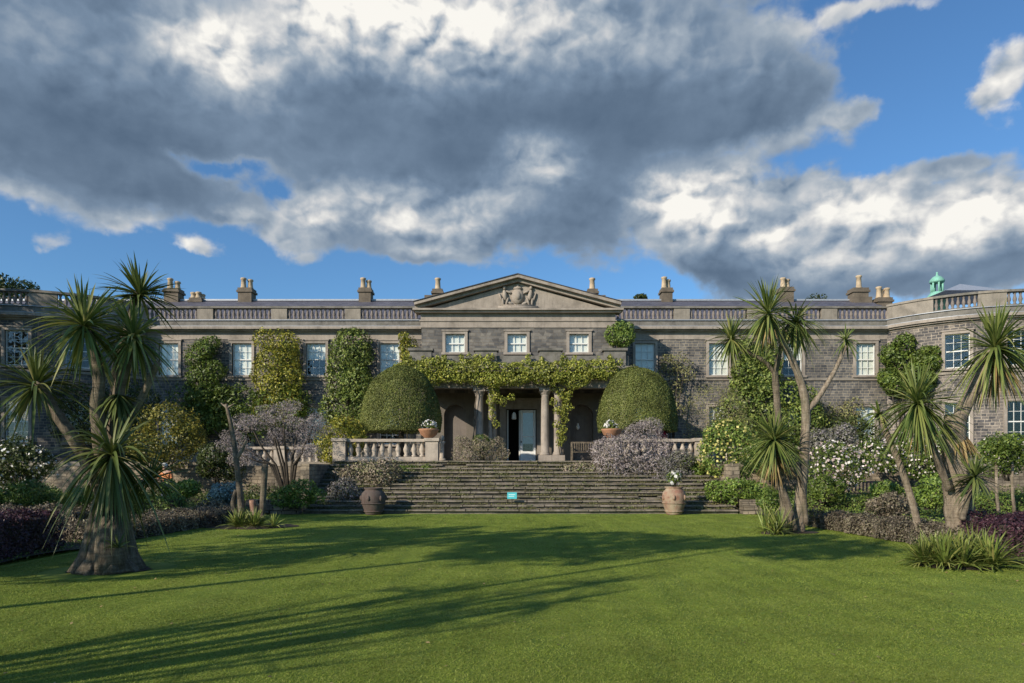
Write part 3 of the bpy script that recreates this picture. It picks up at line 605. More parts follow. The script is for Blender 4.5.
# relief: a shield between two standing supporters on a scrolled base
m = MB(); y = CY-.05; cxm = X0
m.box(cxm-1.05, cxm+1.1, y-.16, y+.05, 10.09, 10.24).box(cxm-.8, cxm+.85, y-.13, y+.05, 10.24, 10.32)
m.blob((cxm, y, 10.78), (.36, .16, .42), 10, 6).blob((cxm, y-.1, 10.8), (.2, .12, .26), 8, 5).blob((cxm, y, 11.22), (.26, .13, .1)).blob((cxm, y, 11.33), (.1, .1, .1))
for s_ in (-1, 1):
    X = cxm+s_*.68
    m.blob((X, y-.03, 10.85), (.13, .13, .3), rz=-s_*.15).blob((X+s_*.03, y-.05, 11.22), (.1, .12, .11)).blob((X-s_*.12, y-.04, 10.5), (.07, .1, .24), rz=s_*.3).blob((X+s_*.1, y-.04, 10.48), (.07, .1, .22), rz=-s_*.1).blob((X-s_*.22, y-.06, 11.0), (.2, .08, .06), rz=s_*.4).blob((X+s_*.22, y-.02, 10.7), (.06, .08, .3), rz=-s_*.35).blob((cxm+s_*.4, y, 10.42), (.2, .1, .08), rz=s_*.3)
m.build('relief', M['trim'], H, True)
# portico
py0, py1 = 32.7, CY; px0, px1 = X0-5.35, X0+5.5
MB().box(px0+.25, px1-.25, py0+.2, py0+.65, 5.45, 5.95).box(px0+.3, px0+.75, py0+.65, CY, 5.45, 5.95).box(px1-.75, px1-.3, py0+.65, CY, 5.45, 5.95).box(px0+.25, px1-.25, py0+.15, CY-.01, 5.95, 6.2).build('entablature', M['sand'], H)
MB().box(px0-.1, px1+.1, py0-.15, CY-.01, 6.2, 6.32).box(px0-.2, px1+.2, py0-.25, CY-.01, 6.32, 6.45).build('portico_cornice', M['sand'], H)
MB().box(px0+.2, px1-.2, py0+.12, py0+.36, 6.45, 7.0).box(px0+.2, px0+.44, py0+.36, CY-.02, 6.45, 7.0).box(px1-.44, px1-.2, py0+.36, CY-.02, 6.45, 7.0).build('portico_parapet', M['parapet'], H)
for pcx in (420.5, 486, 550.5, 615):
    x = P(pcx, 0, py0)[0]; MB().box(x-.52, x+.52, py0+.0, py0+.5, 6.45, 7.22).box(x-.6, x+.6, py0-.08, py0+.58, 7.22, 7.34).build('parapet_pedestal', M['parapet'], H)
col_m = MB().lathe([(.27,.32),(.27,.38),(.22,.42),(.24,.46),(.20,.5),(.2,1.4),(.19,2.4),(.175,3.15),(.2,3.2),(.19,3.24)], seg=18).mesh('column', smooth=True); col_m.materials.append(M['trim'])
plin = MB().box(-.31, .31, -.31, .31, 0, .32).mesh('plinth'); plin.materials.append(M['trim'])
capm = MB().lathe([(.2,3.24),(.27,3.36),(.27,3.4)], seg=14).box(-.29, .29, -.29, .29, 3.4, 3.55).mesh('capital'); capm.materials.append(M['trim'])
for cpx in (412, 425, 479.5, 492.5, 545, 558, 611, 624):
    x = P(cpx, 0, py0+.42)[0]; c_ = link('column', col_m, None, H, Vector((x, py0+.42, TZ))-H.location); link('plinth', plin, None, c_); link('capital', capm, None, c_)
# doorcase and glazed door
dc = MB(); dx0, dx1 = DOOR[0], DOOR[1]
dc.box(dx0-.38, dx0-.06, CY-.16, CY-.002, 1.92, 4.75).box(dx1+.06, dx1+.38, CY-.16, CY-.002, 1.92, 4.75).box(dx0-.42, dx1+.42, CY-.18, CY-.002, 4.75, 5.2).box(dx0-.5, dx1+.5, CY-.3, CY-.002, 5.2, 5.32).build('doorcase', M['trim'], H)
dr = MB(); a, b = dx0+.72, dx1-.02; y = CY-.03
dr.box(a, a+.13, y, y+.05, 1.93, 4.7).box(b-.13, b, y, y+.05, 1.93, 4.7).box(a+.1, b-.1, y, y+.05, 4.55, 4.7).box(a+.1, b-.1, y+.005, y+.045, 1.93, 2.5).box(a+.1, b-.1, y, y+.05, 3.25, 3.31)  # door white is raised to stand in for sun the leaf misses
d_ = dr.build('door', plain('sun_brightened_white', (.85,.85,.83), .4, var=.03), H); MB().box(a+.1, b-.1, y+.02, y+.03, 2.5, 4.55).build('pane', M['glass'], d_); MB().box(a+.1, b-.1, y+.038, y+.048, 2.9, 4.55).build('blind', plain('bright_glass_backing', (.42,.5,.6), .7, var=.1), d_); MB().box(a+.02, a+.07, y-.05, y, 2.95, 3.05).build('handle', M['post'], d_)  # pale blue sheet added behind the pane to imitate its bright blue-white look
dr = MB(); dr.box(dx0+.0, dx0+.08, CY+.05, CY+.13, 1.93, 4.7).box(dx0+.64, dx0+.71, CY+.05, CY+.13, 1.93, 4.7).build('door_frame', M['white'], H)
MB().box(dx0-.6, dx1+.5, CY+2.2, CY+2.25, 1.9, 5).build('dark_backing', M['dark'], H)  # near-black sheet painted for the darkness inside the open doorway
# chimneys
def chimney(cx, w_, zt, pots, d=46.0, zb=12.0, wide=None, k=1.0, pot_h=.75):
    x = P(cx, 0, d)[0]; hw_ = w_/2; m = MB()
    if wide: m.box(x-wide/2, x+wide/2, d-.6, d+.6, zb, 12.6 if d < 45 else 13.0)
    m.box(x-hw_, x+hw_, d-.42, d+.42, zb, zt-.3).box(x-hw_-.08, x+hw_+.08, d-.5, d+.5, zt-.3, zt-.16).box(x-hw_-.02, x+hw_+.02, d-.44, d+.44, zt-.16, zt)
    c_ = m.build('chimney_stack', M['stack'], H)
    for i in range(pots):
        xx = x+(i-(pots-1)/2)*w_/max(pots, 1)*.85; h = pot_h*random.uniform(.85, 1.1)*(1 if i % 2 == 0 else .85)
        MB().lathe([(.2,0),(.22,.06),(.18,.12),(.15,h-.16),(.2,h-.12),(.2,h-.03),(.14,h)], xx, d+(.1 if i % 2 else -.1), 10, zt).build('chimney_pot', M['pot'], c_, True)
chimney(174, .95, 13.62, 2); chimney(198, .8, 12.98, 4, pot_h=.42); chimney(247, .9, 13.65, 2); chimney(366, .8, 13.65, 2, pot_h=.8)
chimney(438, .62, 13.05, 1, 44, wide=1.6, pot_h=.85); chimney(592, .62, 13.05, 1, 44, wide=1.6, pot_h=.85); chimney(666, .7, 13.65, 2, pot_h=.8); chimney(785, .85, 13.7, 2, pot_h=.8)
chimney(858, 1.0, 13.65, 1, pot_h=.85, wide=1.3); chimney(882, .95, 13.0, 3, pot_h=.75)
# copper cupola and little glazed roof light over the east end
cu = P(937, 297, 44); m = MB(); z = cu[2]
m.lathe([(.62,-1.3),(.62,-.1),(.6,.0),(.42,.22),(.36,.3)], cu[0], 44, 12, z).lathe([(.42,.92),(.44,1.0),(.4,1.12),(.26,1.28),(.08,1.36),(.05,1.5),(.07,1.56),(.0,1.62)], cu[0], 44, 12, z)
for k in range(6): a = k*math.pi/3+.3; m.tube([(cu[0]+.32*math.cos(a), 44+.32*math.sin(a), z+.28), (cu[0]+.32*math.cos(a), 44+.32*math.sin(a), z+.95)], [.06, .06], 6)
m.build('cupola', M['copper'], H, True)
c = P(960, 288, 42); m = MB(); m.v = [(c[0]-1.9, 40.4, c[2]-.55), (c[0]+1.9, 40.4, c[2]-.55), (c[0]+1.9, 44, c[2]-.55), (c[0]-1.9, 44, c[2]-.55), (c[0], 42, c[2]+.25)]; m.f = [(0,1,4),(1,2,4),(2,3,4),(3,0,4)]; m.build('roof_light', M['lead'], H)
# lantern and wall fittings in the porch
l = thing('hanging_lantern', 'small pale glass lantern hanging in the porch in front of the dark doorway', 'lantern', P(514, 414, 35))
c = P(514, 414, 35); MB().lathe([(.03,.1),(.1,0),(.12,-.25),(.08,-.28)], c[0], c[1], 6, c[2]).build('lantern_glass', M['white'], l); MB().tube([(c[0], c[1], c[2]+.1), (c[0], c[1], 5.95)], [.01, .01], 5).build('chain', M['post'], l)
c = P(578, 427, 36.4); tag(MB().blob((c[0], c[1]+.1, c[2]), (.1, .09, .13)).blob((c[0], c[1]+.05, c[2]+.15), (.05, .05, .06)).build('wall_ornament', M['white'], None, True), 'small white oval ornament mounted on the wall of the porch right of the door', 'ornament')
# ================================================================= GARDEN BALUSTRADES AND WALLS
gb = MB().lathe([(.1,0),(.1,.07),(.06,.1),(.11,.24),(.12,.32),(.07,.45),(.055,.52),(.08,.56),(.1,.58),(.1,.62)], seg=10).mesh('baluster', smooth=True); gb.materials.append(M['garden_stone'])
def garden_balustrade(label, x0, x1, y, z, piers, nb, mat='garden_stone', hs=1.0):
    t = thing('balustrade', label, 'balustrade', (x0, y, z))
    MB().box(x0, x1, y-.16, y+.16, z, z+.16).build('base', M[mat], t); MB().box(x0, x1, y-.17, y+.17, z+.78, z+.86).box(x0, x1, y-.13, y+.13, z+.86, z+.9).build('rail', M[mat], t)
    for p in piers: MB().box(p-.26, p+.26, y-.25, y+.25, z-.003, z+.8).box(p-.31, p+.31, y-.3, y+.3, z+.8, z+.93).build('pier', M[mat], t)
    span = [(a+.26, b-.26) for a, b in zip(piers, piers[1:])]
    for a, b in span:
        k = max(1, int((b-a)/.3))
        for i in range(k): link('baluster', gb, None, t, Vector((a+(b-a)*(i+.5)/k, y, z+.16))-t.location)
    return t
garden_balustrade('pale stone balustrade on the terrace edge left of the steps, bowl on its end pier', -7.3, -3.15, 28.25, TZ, [-7.1, -3.3], 12)
garden_balustrade('pale stone balustrade on the terrace edge right of the steps, half buried in lilac sprays', 3.9, 8.0, 28.25, TZ, [4.1, 7.8], 12)
garden_balustrade('stone balustrade set back behind the mauve tree, far left of the steps', -14.3, -7.6, 32.2, TZ-.2, [-14.1, -10.9, -7.8], 12)
garden_balustrade('stone balustrade set back behind the flowering shrubs, far right of the steps', 8.2, 14.9, 32.2, TZ-.2, [8.4, 11.6, 14.7], 12)
tag(MB().box(-38, -7.36, 31.7, 31.99, 0, TZ-.2).build('retaining_wall', M['rubble']), 'low rubble retaining wall under the terrace behind the left flower bed', 'wall')
tag(MB().box(8.01, 38, 31.7, 31.99, 0, TZ-.2).build('retaining_wall', M['rubble']), 'low rubble retaining wall under the terrace behind the right flower bed', 'wall')
tag(MB().box(-7.62, -7.31, 24.6, 31.69, 0, 1.75).build('side_wall', M['rubble']), 'rubble side wall of the terrace and steps on the left', 'wall')
tag(MB().box(7.91, 8.2, 24.6, 31.69, 0, 1.75).build('side_wall', M['rubble']), 'rubble side wall of the terrace and steps on the right', 'wall')
def rock_wall(label, x0, x1, y, h, bend=0):
    m = MB(); z = 0; rows = 4
    for r_ in range(rows):
        x = x0
        while x < x1:
            w_ = random.uniform(.25, .6); hh = h/rows; yy = y+bend*((x-x0)/(x1-x0)); m.box(x+.01, min(x1, x+w_)-.01, yy+random.uniform(-.04, .04)+r_*.03, yy+.45, r_*hh+.01, (r_+1)*hh-.008+random.uniform(0, .02), .015); x += w_
    return tag(m.build('rock_wall', M['rubble']), label, 'wall')
rock_wall('low dry stone edging wall right of the steps beside the large jar', 7.95, 9.6, 23.5, .5); rock_wall('low dry stone edging wall left of the steps beside the dark jar', -9.2, -7.35, 23.5, .5)
# planters
def jar(px, py, d, h, rmax, mat, label):
    c = P(px, py, d); t = MB().lathe([(rmax*.62,0),(rmax*.66,.05),(rmax*.72,h*.12),(rmax*.95,h*.42),(rmax,h*.62),(rmax*.93,h*.8),(rmax*.72,h*.9),(rmax*.66,h*.93),(rmax*.78,h*.97),(rmax*.78,h),(rmax*.62,h),(rmax*.6,h*.9)], c[0], d, 22, 0, .008).lathe([(rmax*.97,h*.40),(rmax*1.02,h*.42),(rmax*.97,h*.44)], c[0], d, 22, 0).lathe([(rmax*.74,h*.1),(rmax*.79,h*.12),(rmax*.77,h*.15)], c[0], d, 22, 0)
    for k in range(6):
        a = k*math.pi/3+.3; t.blob((c[0]+rmax*.98*math.cos(a), d+rmax*.98*math.sin(a), h*.62), (.06, .06, .1), 6, 4)
    return tag(t.build('jar', mat, None, True), label, 'jar', 'large garden jars at the foot of the steps')
jar(674, 0, 23.45, .96, .41, M['jar'], 'big weathered terracotta jar with pale lichen, right of the steps, white flowers inside')
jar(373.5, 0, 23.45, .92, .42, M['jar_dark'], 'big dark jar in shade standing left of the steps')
def flowers(px, py0, py1, d, hwid, label, nf=26, mat='whitef', nl=160, fs=.13, lm='green'):
    c, r = px_box(px-hwid, px+hwid, py0, py1, d); r = (r[0], r[0]*.8, r[2]); return shrub('potted_flowers', label, 'flowers', c, r, LM[lm], nl, .12, k=6, ls=.5, flower=LM[mat], nf=nf, fsize=fs, wood_r=.012, base=c[2]-r[2])
flowers(674, 472, 486, 23.45, 8, 'white flowers growing in the big terracotta jar', 46)
def bowl(px, py, d, z, label):
    c = P(px, py, d); return tag(MB().lathe([(.16,0),(.2,.04),(.34,.16),(.4,.3),(.43,.34),(.43,.38),(.37,.38),(.35,.3)], c[0], d, 20, z).build('bowl_planter', M['terracotta'], None, True), label, 'planter', 'terracotta bowls on the terrace piers')
bowl(428.8, 0, 28.25, TZ+.93, 'terracotta bowl on the end pier left of the steps, white flowers inside'); bowl(611.5, 0, 28.25, TZ+.93, 'terracotta bowl on the end pier right of the steps, among lilac sprays')
flowers(430, 419, 432, 28.25, 10, 'white flowers growing in the terracotta bowl left of the steps', 60); flowers(611, 419, 431, 28.25, 9, 'white flowers growing in the terracotta bowl right of the steps', 50)
# porch furniture
def bench(label, px, y, z, w_=1.3, mat='bench', rz=0):
    c = P(px, 0, y); t = thing('garden_bench', label, 'bench', (c[0], y, z)); x0, x1 = c[0]-w_/2, c[0]+w_/2
    m = MB(); [m.box(x0, x1, y-.25+k*.11, y-.17+k*.11, z+.42, z+.45) for k in range(4)]; m.build('seat', M[mat], t)
    m = MB(); m.box(x0, x1, y+.2, y+.24, z+.85, z+.92); [m.box(x0+.05+k*(w_-.15)/9, x0+.1+k*(w_-.15)/9, y+.2, y+.23, z+.5, z+.85) for k in range(10)]; m.build('backrest', M[mat], t)
    for x in (x0, x1-.06):
        MB().box(x, x+.06, y-.26, y-.2, z, z+.64).build('leg', M[mat], t); MB().box(x, x+.06, y+.18, y+.24, z, z+.9).build('leg', M[mat], t); MB().box(x-.005, x+.065, y-.27, y+.18, z+.64, z+.68).build('armrest', M[mat], t)
    return t
bench('dark wooden bench among the pink and white shrubs in the right bed', 864, 27.5, .15, 1.5)
bench('weathered brown bench on the terrace right of the porch columns', 583, 31.6, TZ, 1.1, 'bark')
c = P(442, 0, 30.5); t = tag(MB().box(c[0]-.16, c[0]+.16, 30.34, 30.66, TZ, TZ+.12).lathe([(.14,.12),(.1,.18),(.1,.75),(.15,.82),(.15,.88)], c[0], 30.5, 10, TZ).blob((c[0], 30.5, TZ+1.02), (.11, .11, .15)).build('stone_pedestal', M['garden_stone'], None, True), 'slim pale stone pedestal with a small finial left of the porch columns', 'pedestal')
# ================================================================= TOPIARY DOMES
def dome(px, label, k=1.0, lop=0.0):
    d = 30.8; c = P(px, 432, d); r = 1.86*k; h = P(0, 367, d)[2]-c[2]
    t = thing('topiary_tree', label, 'topiary', (c[0], d, TZ), 'clipped dome trees on the terrace')
    MB().tube([(c[0], d, TZ-.02), (c[0]+.03, d, TZ+.6), (c[0], d, c[2]+.4)], [.16, .12, .12], 10, .05).build('trunk', M['bark_dark'], t, True)
    n_ = 75000; u = R.uniform(0, 1, n_); th = R.uniform(0, 2*np.pi, n_)
    # superellipse profile: steep sides, rounded top, flat underside
    ph = np.arccos(np.clip((1-u*1.0)**.92, 0, 1)); zz = np.cos(ph); rr = np.sin(ph)**.86*(1-.05*np.clip(.2-zz, 0, 1)/.2)
    j = 1-np.abs(R.normal(0, .018, n_))+(R.random(n_) > .985)*R.uniform(0, .05, n_)+lop*np.cos(th+1)*zz+.012*np.sin(th*5)*np.sin(zz*7)
    p = np.stack([c[0]+r*rr*np.cos(th)*j, d+r*rr*np.sin(th)*j, c[2]+h*zz*j], 1); nr = np.stack([rr*np.cos(th), rr*np.sin(th), zz*.9+.1], 1)
    nb = 5000; q = np.sqrt(R.random(nb)); tb = R.uniform(0, 6.28, nb); pb = np.stack([c[0]+r*.97*q*np.cos(tb), d+r*.97*q*np.sin(tb), c[2]+R.uniform(0, .12, nb)], 1)
    p = np.concatenate([p, pb]); nr = np.concatenate([nr, np.tile((0,0,-1.), (nb, 1))])
    leaves('crown', p, nr, .065, LM['topiary'], t, .5, .5)
dome(401, 'clipped dark green dome tree on the terrace left of the porch', 1.0, .025); dome(637.5, 'clipped dark green dome tree on the terrace right of the porch', .985, -.02)
# ================================================================= CLIMBERS AND SHRUBS
def climber(label, px0, px1, py0, py1, d, mat, n, size=.17, ry=.4, k=16, ls=.4, **kw):
    return pshrub('wall_climber', label, 'climber', px0, px1, py0, py1, d, ry, LM[mat], n, size, k=k, ls=ls, base=TZ if kw.pop('ground', 1) else None, wood_r=.05, boxy=True, **kw)
climber('dark leafy climber on the wall beside the left bow', 184, 231, 334, 440, 38.4, 'green', 10000, k=28, size=.15)
climber('golden green climber reaching the cornice between the two far left windows', 251, 303, 326, 425, 38.2, 'golden', 13000, k=36, size=.15, ls=.45)
climber('tall dark glossy climber right beside the left dome tree', 324, 373, 329, 400, 38.2, 'glossy', 9000, k=26, size=.17, ls=.5)
climber('spreading foot of the dark glossy climber beside the left dome tree', 316, 378, 385, 432, 38.0, 'glossy', 7500, k=22, size=.17, ls=.55)
climber('broad low dark climber round the ground floor windows on the left', 165, 320, 385, 440, 38.2, 'green', 9000, k=26, ls=.6)
climber('small golden climber on the left corner of the central block', 397, 424, 328, 372, 37.4, 'golden', 1800, k=7, ls=.5, size=.15)
climber('small bright green climber on the right corner of the central block', 606, 634, 321, 352, 36.3, 'mid', 2600, k=7, ls=.55, size=.13, ground=0)
climber('thin ragged climber with bare patches in the corner right of the central block', 640, 694, 345, 430, 38.5, 'twig', 2600, k=16, size=.14, ls=.3, depth=.9)
climber('large glossy evergreen climber behind the tall forked cordyline', 731, 783, 339, 400, 37.8, 'glossy', 8500, k=24, size=.19, ry=.6, ls=.45)
climber('wide lower sweep of glossy evergreen leaves under the windows behind the tall forked cordyline', 710, 822, 380, 446, 37.6, 'glossy', 13000, k=36, size=.19, ry=.7, ls=.45)
climber('rounded olive climber in the corner of the right bow', 878, 922, 331, 402, 38.1, 'green', 7500, k=22, ry=.5)
climber('loose green climber creeping round the right bow under the window', 906, 940, 345, 402, 37.1, 'green', 4500, k=14, ry=.4)
climber('brown twiggy climber round the ground floor window on the right', 808, 866, 392, 440, 38.5, 'twig', 4000, k=14, size=.13, ls=.4, depth=.9)
climber('dark evergreen climber low behind the left cordyline', 50, 160, 380, 440, 35.5, 'dark', 7000, k=22, ry=.5, ls=.6)
climber('dark green creeper low on the wall right of the dome tree', 800, 880, 415, 455, 37.5, 'dark', 3500, k=14, ry=.5, ls=.6)
# climber over the portico, hanging round the columns
t = thing('portico_climber', 'yellow green climber spread along the portico front and trailing down the columns', 'climber', (X0-5, py0, TZ))
lb = []
for i in range(330):
    px = 401+i*.645+R.uniform(-3, 3); e_ = min(1, min(px-396, 619-px)/28)
    top = 364-1.2*math.sin(px*.045)-1.2*math.sin(px*.13+2); bot = 381+3*math.sin(px*.09+1)+2.5*math.sin(px*.21)
    rr_ = R.uniform(.24, .36); lb.append((P(px, R.uniform(top, top+(bot-top)*(.4+.6*e_)), py0-.12-R.uniform(0, .22)), (rr_*1.3, .24, rr_*.8)))
for i in range(26): px = R.uniform(405, 612); lb.append((P(px, R.uniform(356, 360), py0-.15), (.12, .12, R.uniform(.12, .22))))
for a, b, y0_, y1_, k_ in ((488, 502, 384, 404, 7), (492, 497, 405, 428, 3), (550, 570, 386, 412, 9), (556, 566, 408, 445, 8), (500, 512, 396, 404, 3)):
    for i in range(k_): lb.append((P(R.uniform(a, b), y0_+(y1_-y0_)*(i+.5)/k_, py0+.05), (.2, .15, .2)))
p, dn = lobes_pts(lb, 62000, .8); leaves('foliage', p, dn, .115, LM['wist'], t, .5, .7)
sm = MB()
for pth in ([(473,456),(474,430),(475,405),(478,388)], [(538,386),(530,380),(524,374)], [(560,455),(556,430),(562,405),(557,384)], [(470,455),(474,432),(478,410)], [(494,456),(492,420),(495,392),(510,378)]):
    pts = [P(x_, y_, py0+.13) for x_, y_ in pth]; sm.tube(pts, [.022]*len(pts), 6, .15)
sm.tube([P(410, 372, py0-.05), P(460, 366, py0-.05), P(520, 370, py0-.05), P(570, 366, py0-.05), P(612, 372, py0-.05)], [.03, .05, .05, .05, .03], 6, .1)
sm.build('stem', M['bark'], t, True)
SH = [ # name,label,cat,px0,px1,py0,py1,d,ry,mat,n,size,kw
 ('golden_shrub','yellow and bronze leaved shrub behind the left cordyline','shrub',128,202,402,478,30.5,1.4,'goldbush',10000,.14,dict(k=30,ls=.4)),
 ('golden_shrub','golden green shrub beside the left end of the pale balustrade','shrub',318,363,402,480,29.2,.9,'golden',6500,.12,dict(k=20)),
 ('feathery_bush','feathery olive bush in front of the wall right of the dome tree','shrub',680,748,384,450,33,1.2,'twig',13000,.12,dict(boxy=True,k=26,ls=.55,depth=.8,aspect=.25)),
 ('dark_shrub','dark bush in shade behind the yellow flowering shrub','shrub',745,800,430,480,31,1.0,'green',4500,.14,dict(k=12)),
 ('yellow_flowering_shrub','green shrub covered with yellow flowers right of the steps','shrub',698,757,408,500,26.3,1.1,'mid',8500,.12,dict(k=26,flower='yellowf',nf=1000,fsize=.11)),
 ('camellia','shrub thick with white and pink blossom left of the bench','shrub',806,866,440,494,26.5,1.1,'green',5500,.12,dict(k=16,flower='pinkf',nf=900,fsize=.12)),
 ('camellia','wide white flowering shrub below the right bow, behind the leaning trunk','shrub',856,965,430,480,30,1.3,'green',9500,.13,dict(boxy=True,k=34,flower='pinkf',nf=1300,fsize=.12,ls=.45)),
 ('lilac_shrub','lilac flowered shrub against the wall left of the white camellias','shrub',800,868,426,458,31.2,.9,'rosem',5500,.12,dict(k=16,ls=.6)),
 ('white_flowering_shrub','dark shrub dotted with white flowers at the far left edge','shrub',-10,56,440,496,27,1.2,'dark',5500,.14,dict(k=14,flower='whitef',nf=420,fsize=.11)),
 ('rosemary_bank','sprawling lilac grey shrub spilling over the balustrade right of the steps','shrub',588,672,434,488,27.3,.95,'lav',24000,.12,dict(boxy=True,k=52,ls=.42,depth=.7,aspect=.25,foliage='sprays')),
 ('rosemary_bank','lower lilac blue shrub at the right end of the steps under the balustrade','shrub',655,698,450,490,26.9,.7,'rosem',9000,.11,dict(boxy=True,k=24,ls=.4,aspect=.3,foliage='sprays')),
 ('trailing_plant','green and tan creeping plant spilling over the top steps on the right','shrub',560,640,462,482,27.3,.4,'heath',6000,.09,dict(boxy=True,k=26,ls=.7)),
 ('trailing_plant','green creeping plant spilling over the steps on the left','shrub',345,440,464,480,27.3,.4,'mid',5000,.08,dict(boxy=True,k=26,ls=.7)),
 ('rosemary_bank','pale purple twiggy shrub rising in front of the right dome tree','shrub',612,672,418,455,28.8,.5,'lav',8500,.10,dict(k=14,ls=.5,depth=.8,aspect=.25,foliage='sprays')),
 ('lavender_clump','rounded pinkish grey and green shrub on the top step before the columns','shrub',452,514,436,464,28.5,.55,'heath',9000,.09,dict(boxy=True,k=30,ls=.5,aspect=.25,foliage='sprays')),
 ('grassy_tuft','spiky green clump behind the pinkish shrub before the columns','shrub',462,505,433,455,28.9,.4,'green',2000,.1,dict(k=8,aspect=.2)),
 ('green_bush','small yellow green bush in front of the right balustrade','shrub',680,704,453,482,26.9,.5,'lime',2500,.09,dict(k=9)),
 ('mixed_shrub','low grey green shrub on the left flank of the steps','shrub',332,404,459,497,26.4,.9,'heath',8500,.10,dict(k=20,ls=.6,boxy=True)),
 ('magenta_flowers','clump of magenta flowers on the terrace under the right dome tree','flowers',655,670,424,442,30.4,.3,'red',700,.09,dict(k=6)),
 ('silver_shrub','silvery blue mound of foliage behind the bare leaning stems','shrub',203,250,482,505,22,.6,'blue',3200,.09,dict(k=10,ls=.7)),
 ('low_shrub','grey pink heather clump in front of the silvery mound','shrub',186,238,498,525,20.5,.5,'greyh',3000,.08,dict(k=12,ls=.6)),
 ('leafy_clump','bright green leafy clump beside the silvery mound on the left','shrub',150,206,480,502,23,.6,'lime',2600,.11,dict(k=10,ls=.7)),
 ('leafy_clump','bright green leafy clump between the bare stems and the steps','shrub',262,330,483,508,23.2,.5,'mid',3200,.1,dict(k=12,ls=.7)),
 ('leafy_clump','bright green leafy clump right of the steps above the dry stone edging','shrub',698,775,478,506,24.3,.6,'lime',4000,.1,dict(k=14,ls=.6)),
 ('leafy_clump','lime green leafy clump in the bed below the bench','shrub',872,905,478,504,21.5,.5,'lime',2500,.1,dict(k=9,ls=.7)),
 ('leafy_clump','lime green leafy clump in the bed below the right bow window','shrub',915,950,478,508,20.5,.5,'lime',2500,.1,dict(k=9,ls=.7)),
 ('dark_shrub','dark green bush standing in front of the lower right bow window','shrub',985,1030,432,480,27,.9,'green',3500,.12,dict(k=10,flower='pinkf',nf=160)),
 ('dark_shrub','dark bush filling the corner under the left balustrade','shrub',196,240,440,486,29,.9,'dark',4000,.13,dict(k=12)),
 ('round_shrub','low clipped green mound at the far left edge','shrub',-20,58,484,512,19,.9,'green',4500,.08,dict(k=12,ls=.8)),
 ('round_shrub','low clipped green mound just left of the big cordyline trunk','shrub',40,96,488,512,20.5,.8,'mid',3500,.08,dict(k=10,ls=.8)),
 ('green_bush','small dark bush at the right end of the low stone edging','shrub',757,790,488,514,21.5,.4,'mid',1800,.09,dict(k=8)),
 ('dark_shrub','dark low bush beside the bench legs in the right bed','shrub',800,850,478,502,22.5,.5,'green',3000,.09,dict(k=10,ls=.7)),
 ('red_brown_shrub','brown leaved low shrub behind the grey clipped hedge','shrub',850,925,492,520,18.8,.6,'greyh',4200,.08,dict(k=14,ls=.6)),
]
for (nm, lab, cat, a, b, y0_, y1_, d, ry, mt, n_, sz, kw) in SH:
    if 'flower' in kw: kw['flower'] = LM[kw['flower']]
    pshrub(nm, lab, cat, a, b, y0_, y1_, d, ry, LM[mt], n_, sz, **kw)
# mauve tree with dark spreading limbs
pshrub('mixed_shrub','low grey green shrub at the foot of the left flank of the steps','shrub',322,365,480,508,25,.5,LM['rosem'],4500,.09,k=12,ls=.6)
t = thing('mauve_tree', 'small spreading tree with mauve grey sprays on dark limbs, left of the steps', 'tree', P(283, 0, 26)[:2]+(0.05,))
m = MB(); b0 = P(290, 492, 26); b0 = (b0[0], 26, .05); tips = [(232,438),(248,420),(265,412),(283,410),(300,425),(314,425),(305,450),(240,455),(275,435)]
for i, (a, b) in enumerate(tips):
    q = P(a, b, 26+R.uniform(-.8, .8)); f = P(288+(a-288)*.3, 465, 26); m.tube([b0, f, tuple((f[j]+q[j])/2+R.uniform(-.1, .1) for j in range(3)), q], [.07, .05, .035, .012], 6, .12)
m.build('trunk', M['bark_dark'], t, True)
lb = [(P(a+R.uniform(-9, 9), b+R.uniform(-6, 12), 26+R.uniform(-.9, .9)), (R.uniform(.3, .5), .35, R.uniform(.18, .28))) for a, b in tips for _ in range(5)]
p, dn = lobes_pts(lb, 14000, .8); leaves('crown', p, dn, .085, LM['lav'], t, .22, .9)
# rose standards on the right
for px, lab in ((996, 'slim standard bush with a bare pale stem, nearest the big cordyline on the right'), (1012, 'slim standard bush with a bare pale stem at the right frame edge')):
    c = P(px, 445, 21); t = thing('standard_bush', lab, 'standard bush', (c[0], 21, .05), 'standard bushes in the right bed')
    MB().tube([(c[0]+.1, 21, 0), (c[0]+.02, 21, .8), (c[0], 21, 1.9)], [.06, .05, .04], 7, .1).build('trunk', M['bark_pale'], t, True)
    p, dn = lobes_pts(envelope_lobes((c[0], 21, 2.15), (.55, .5, .55), 9, .5), 1600, .6); leaves('crown', p, dn, .1, LM['green'], t)
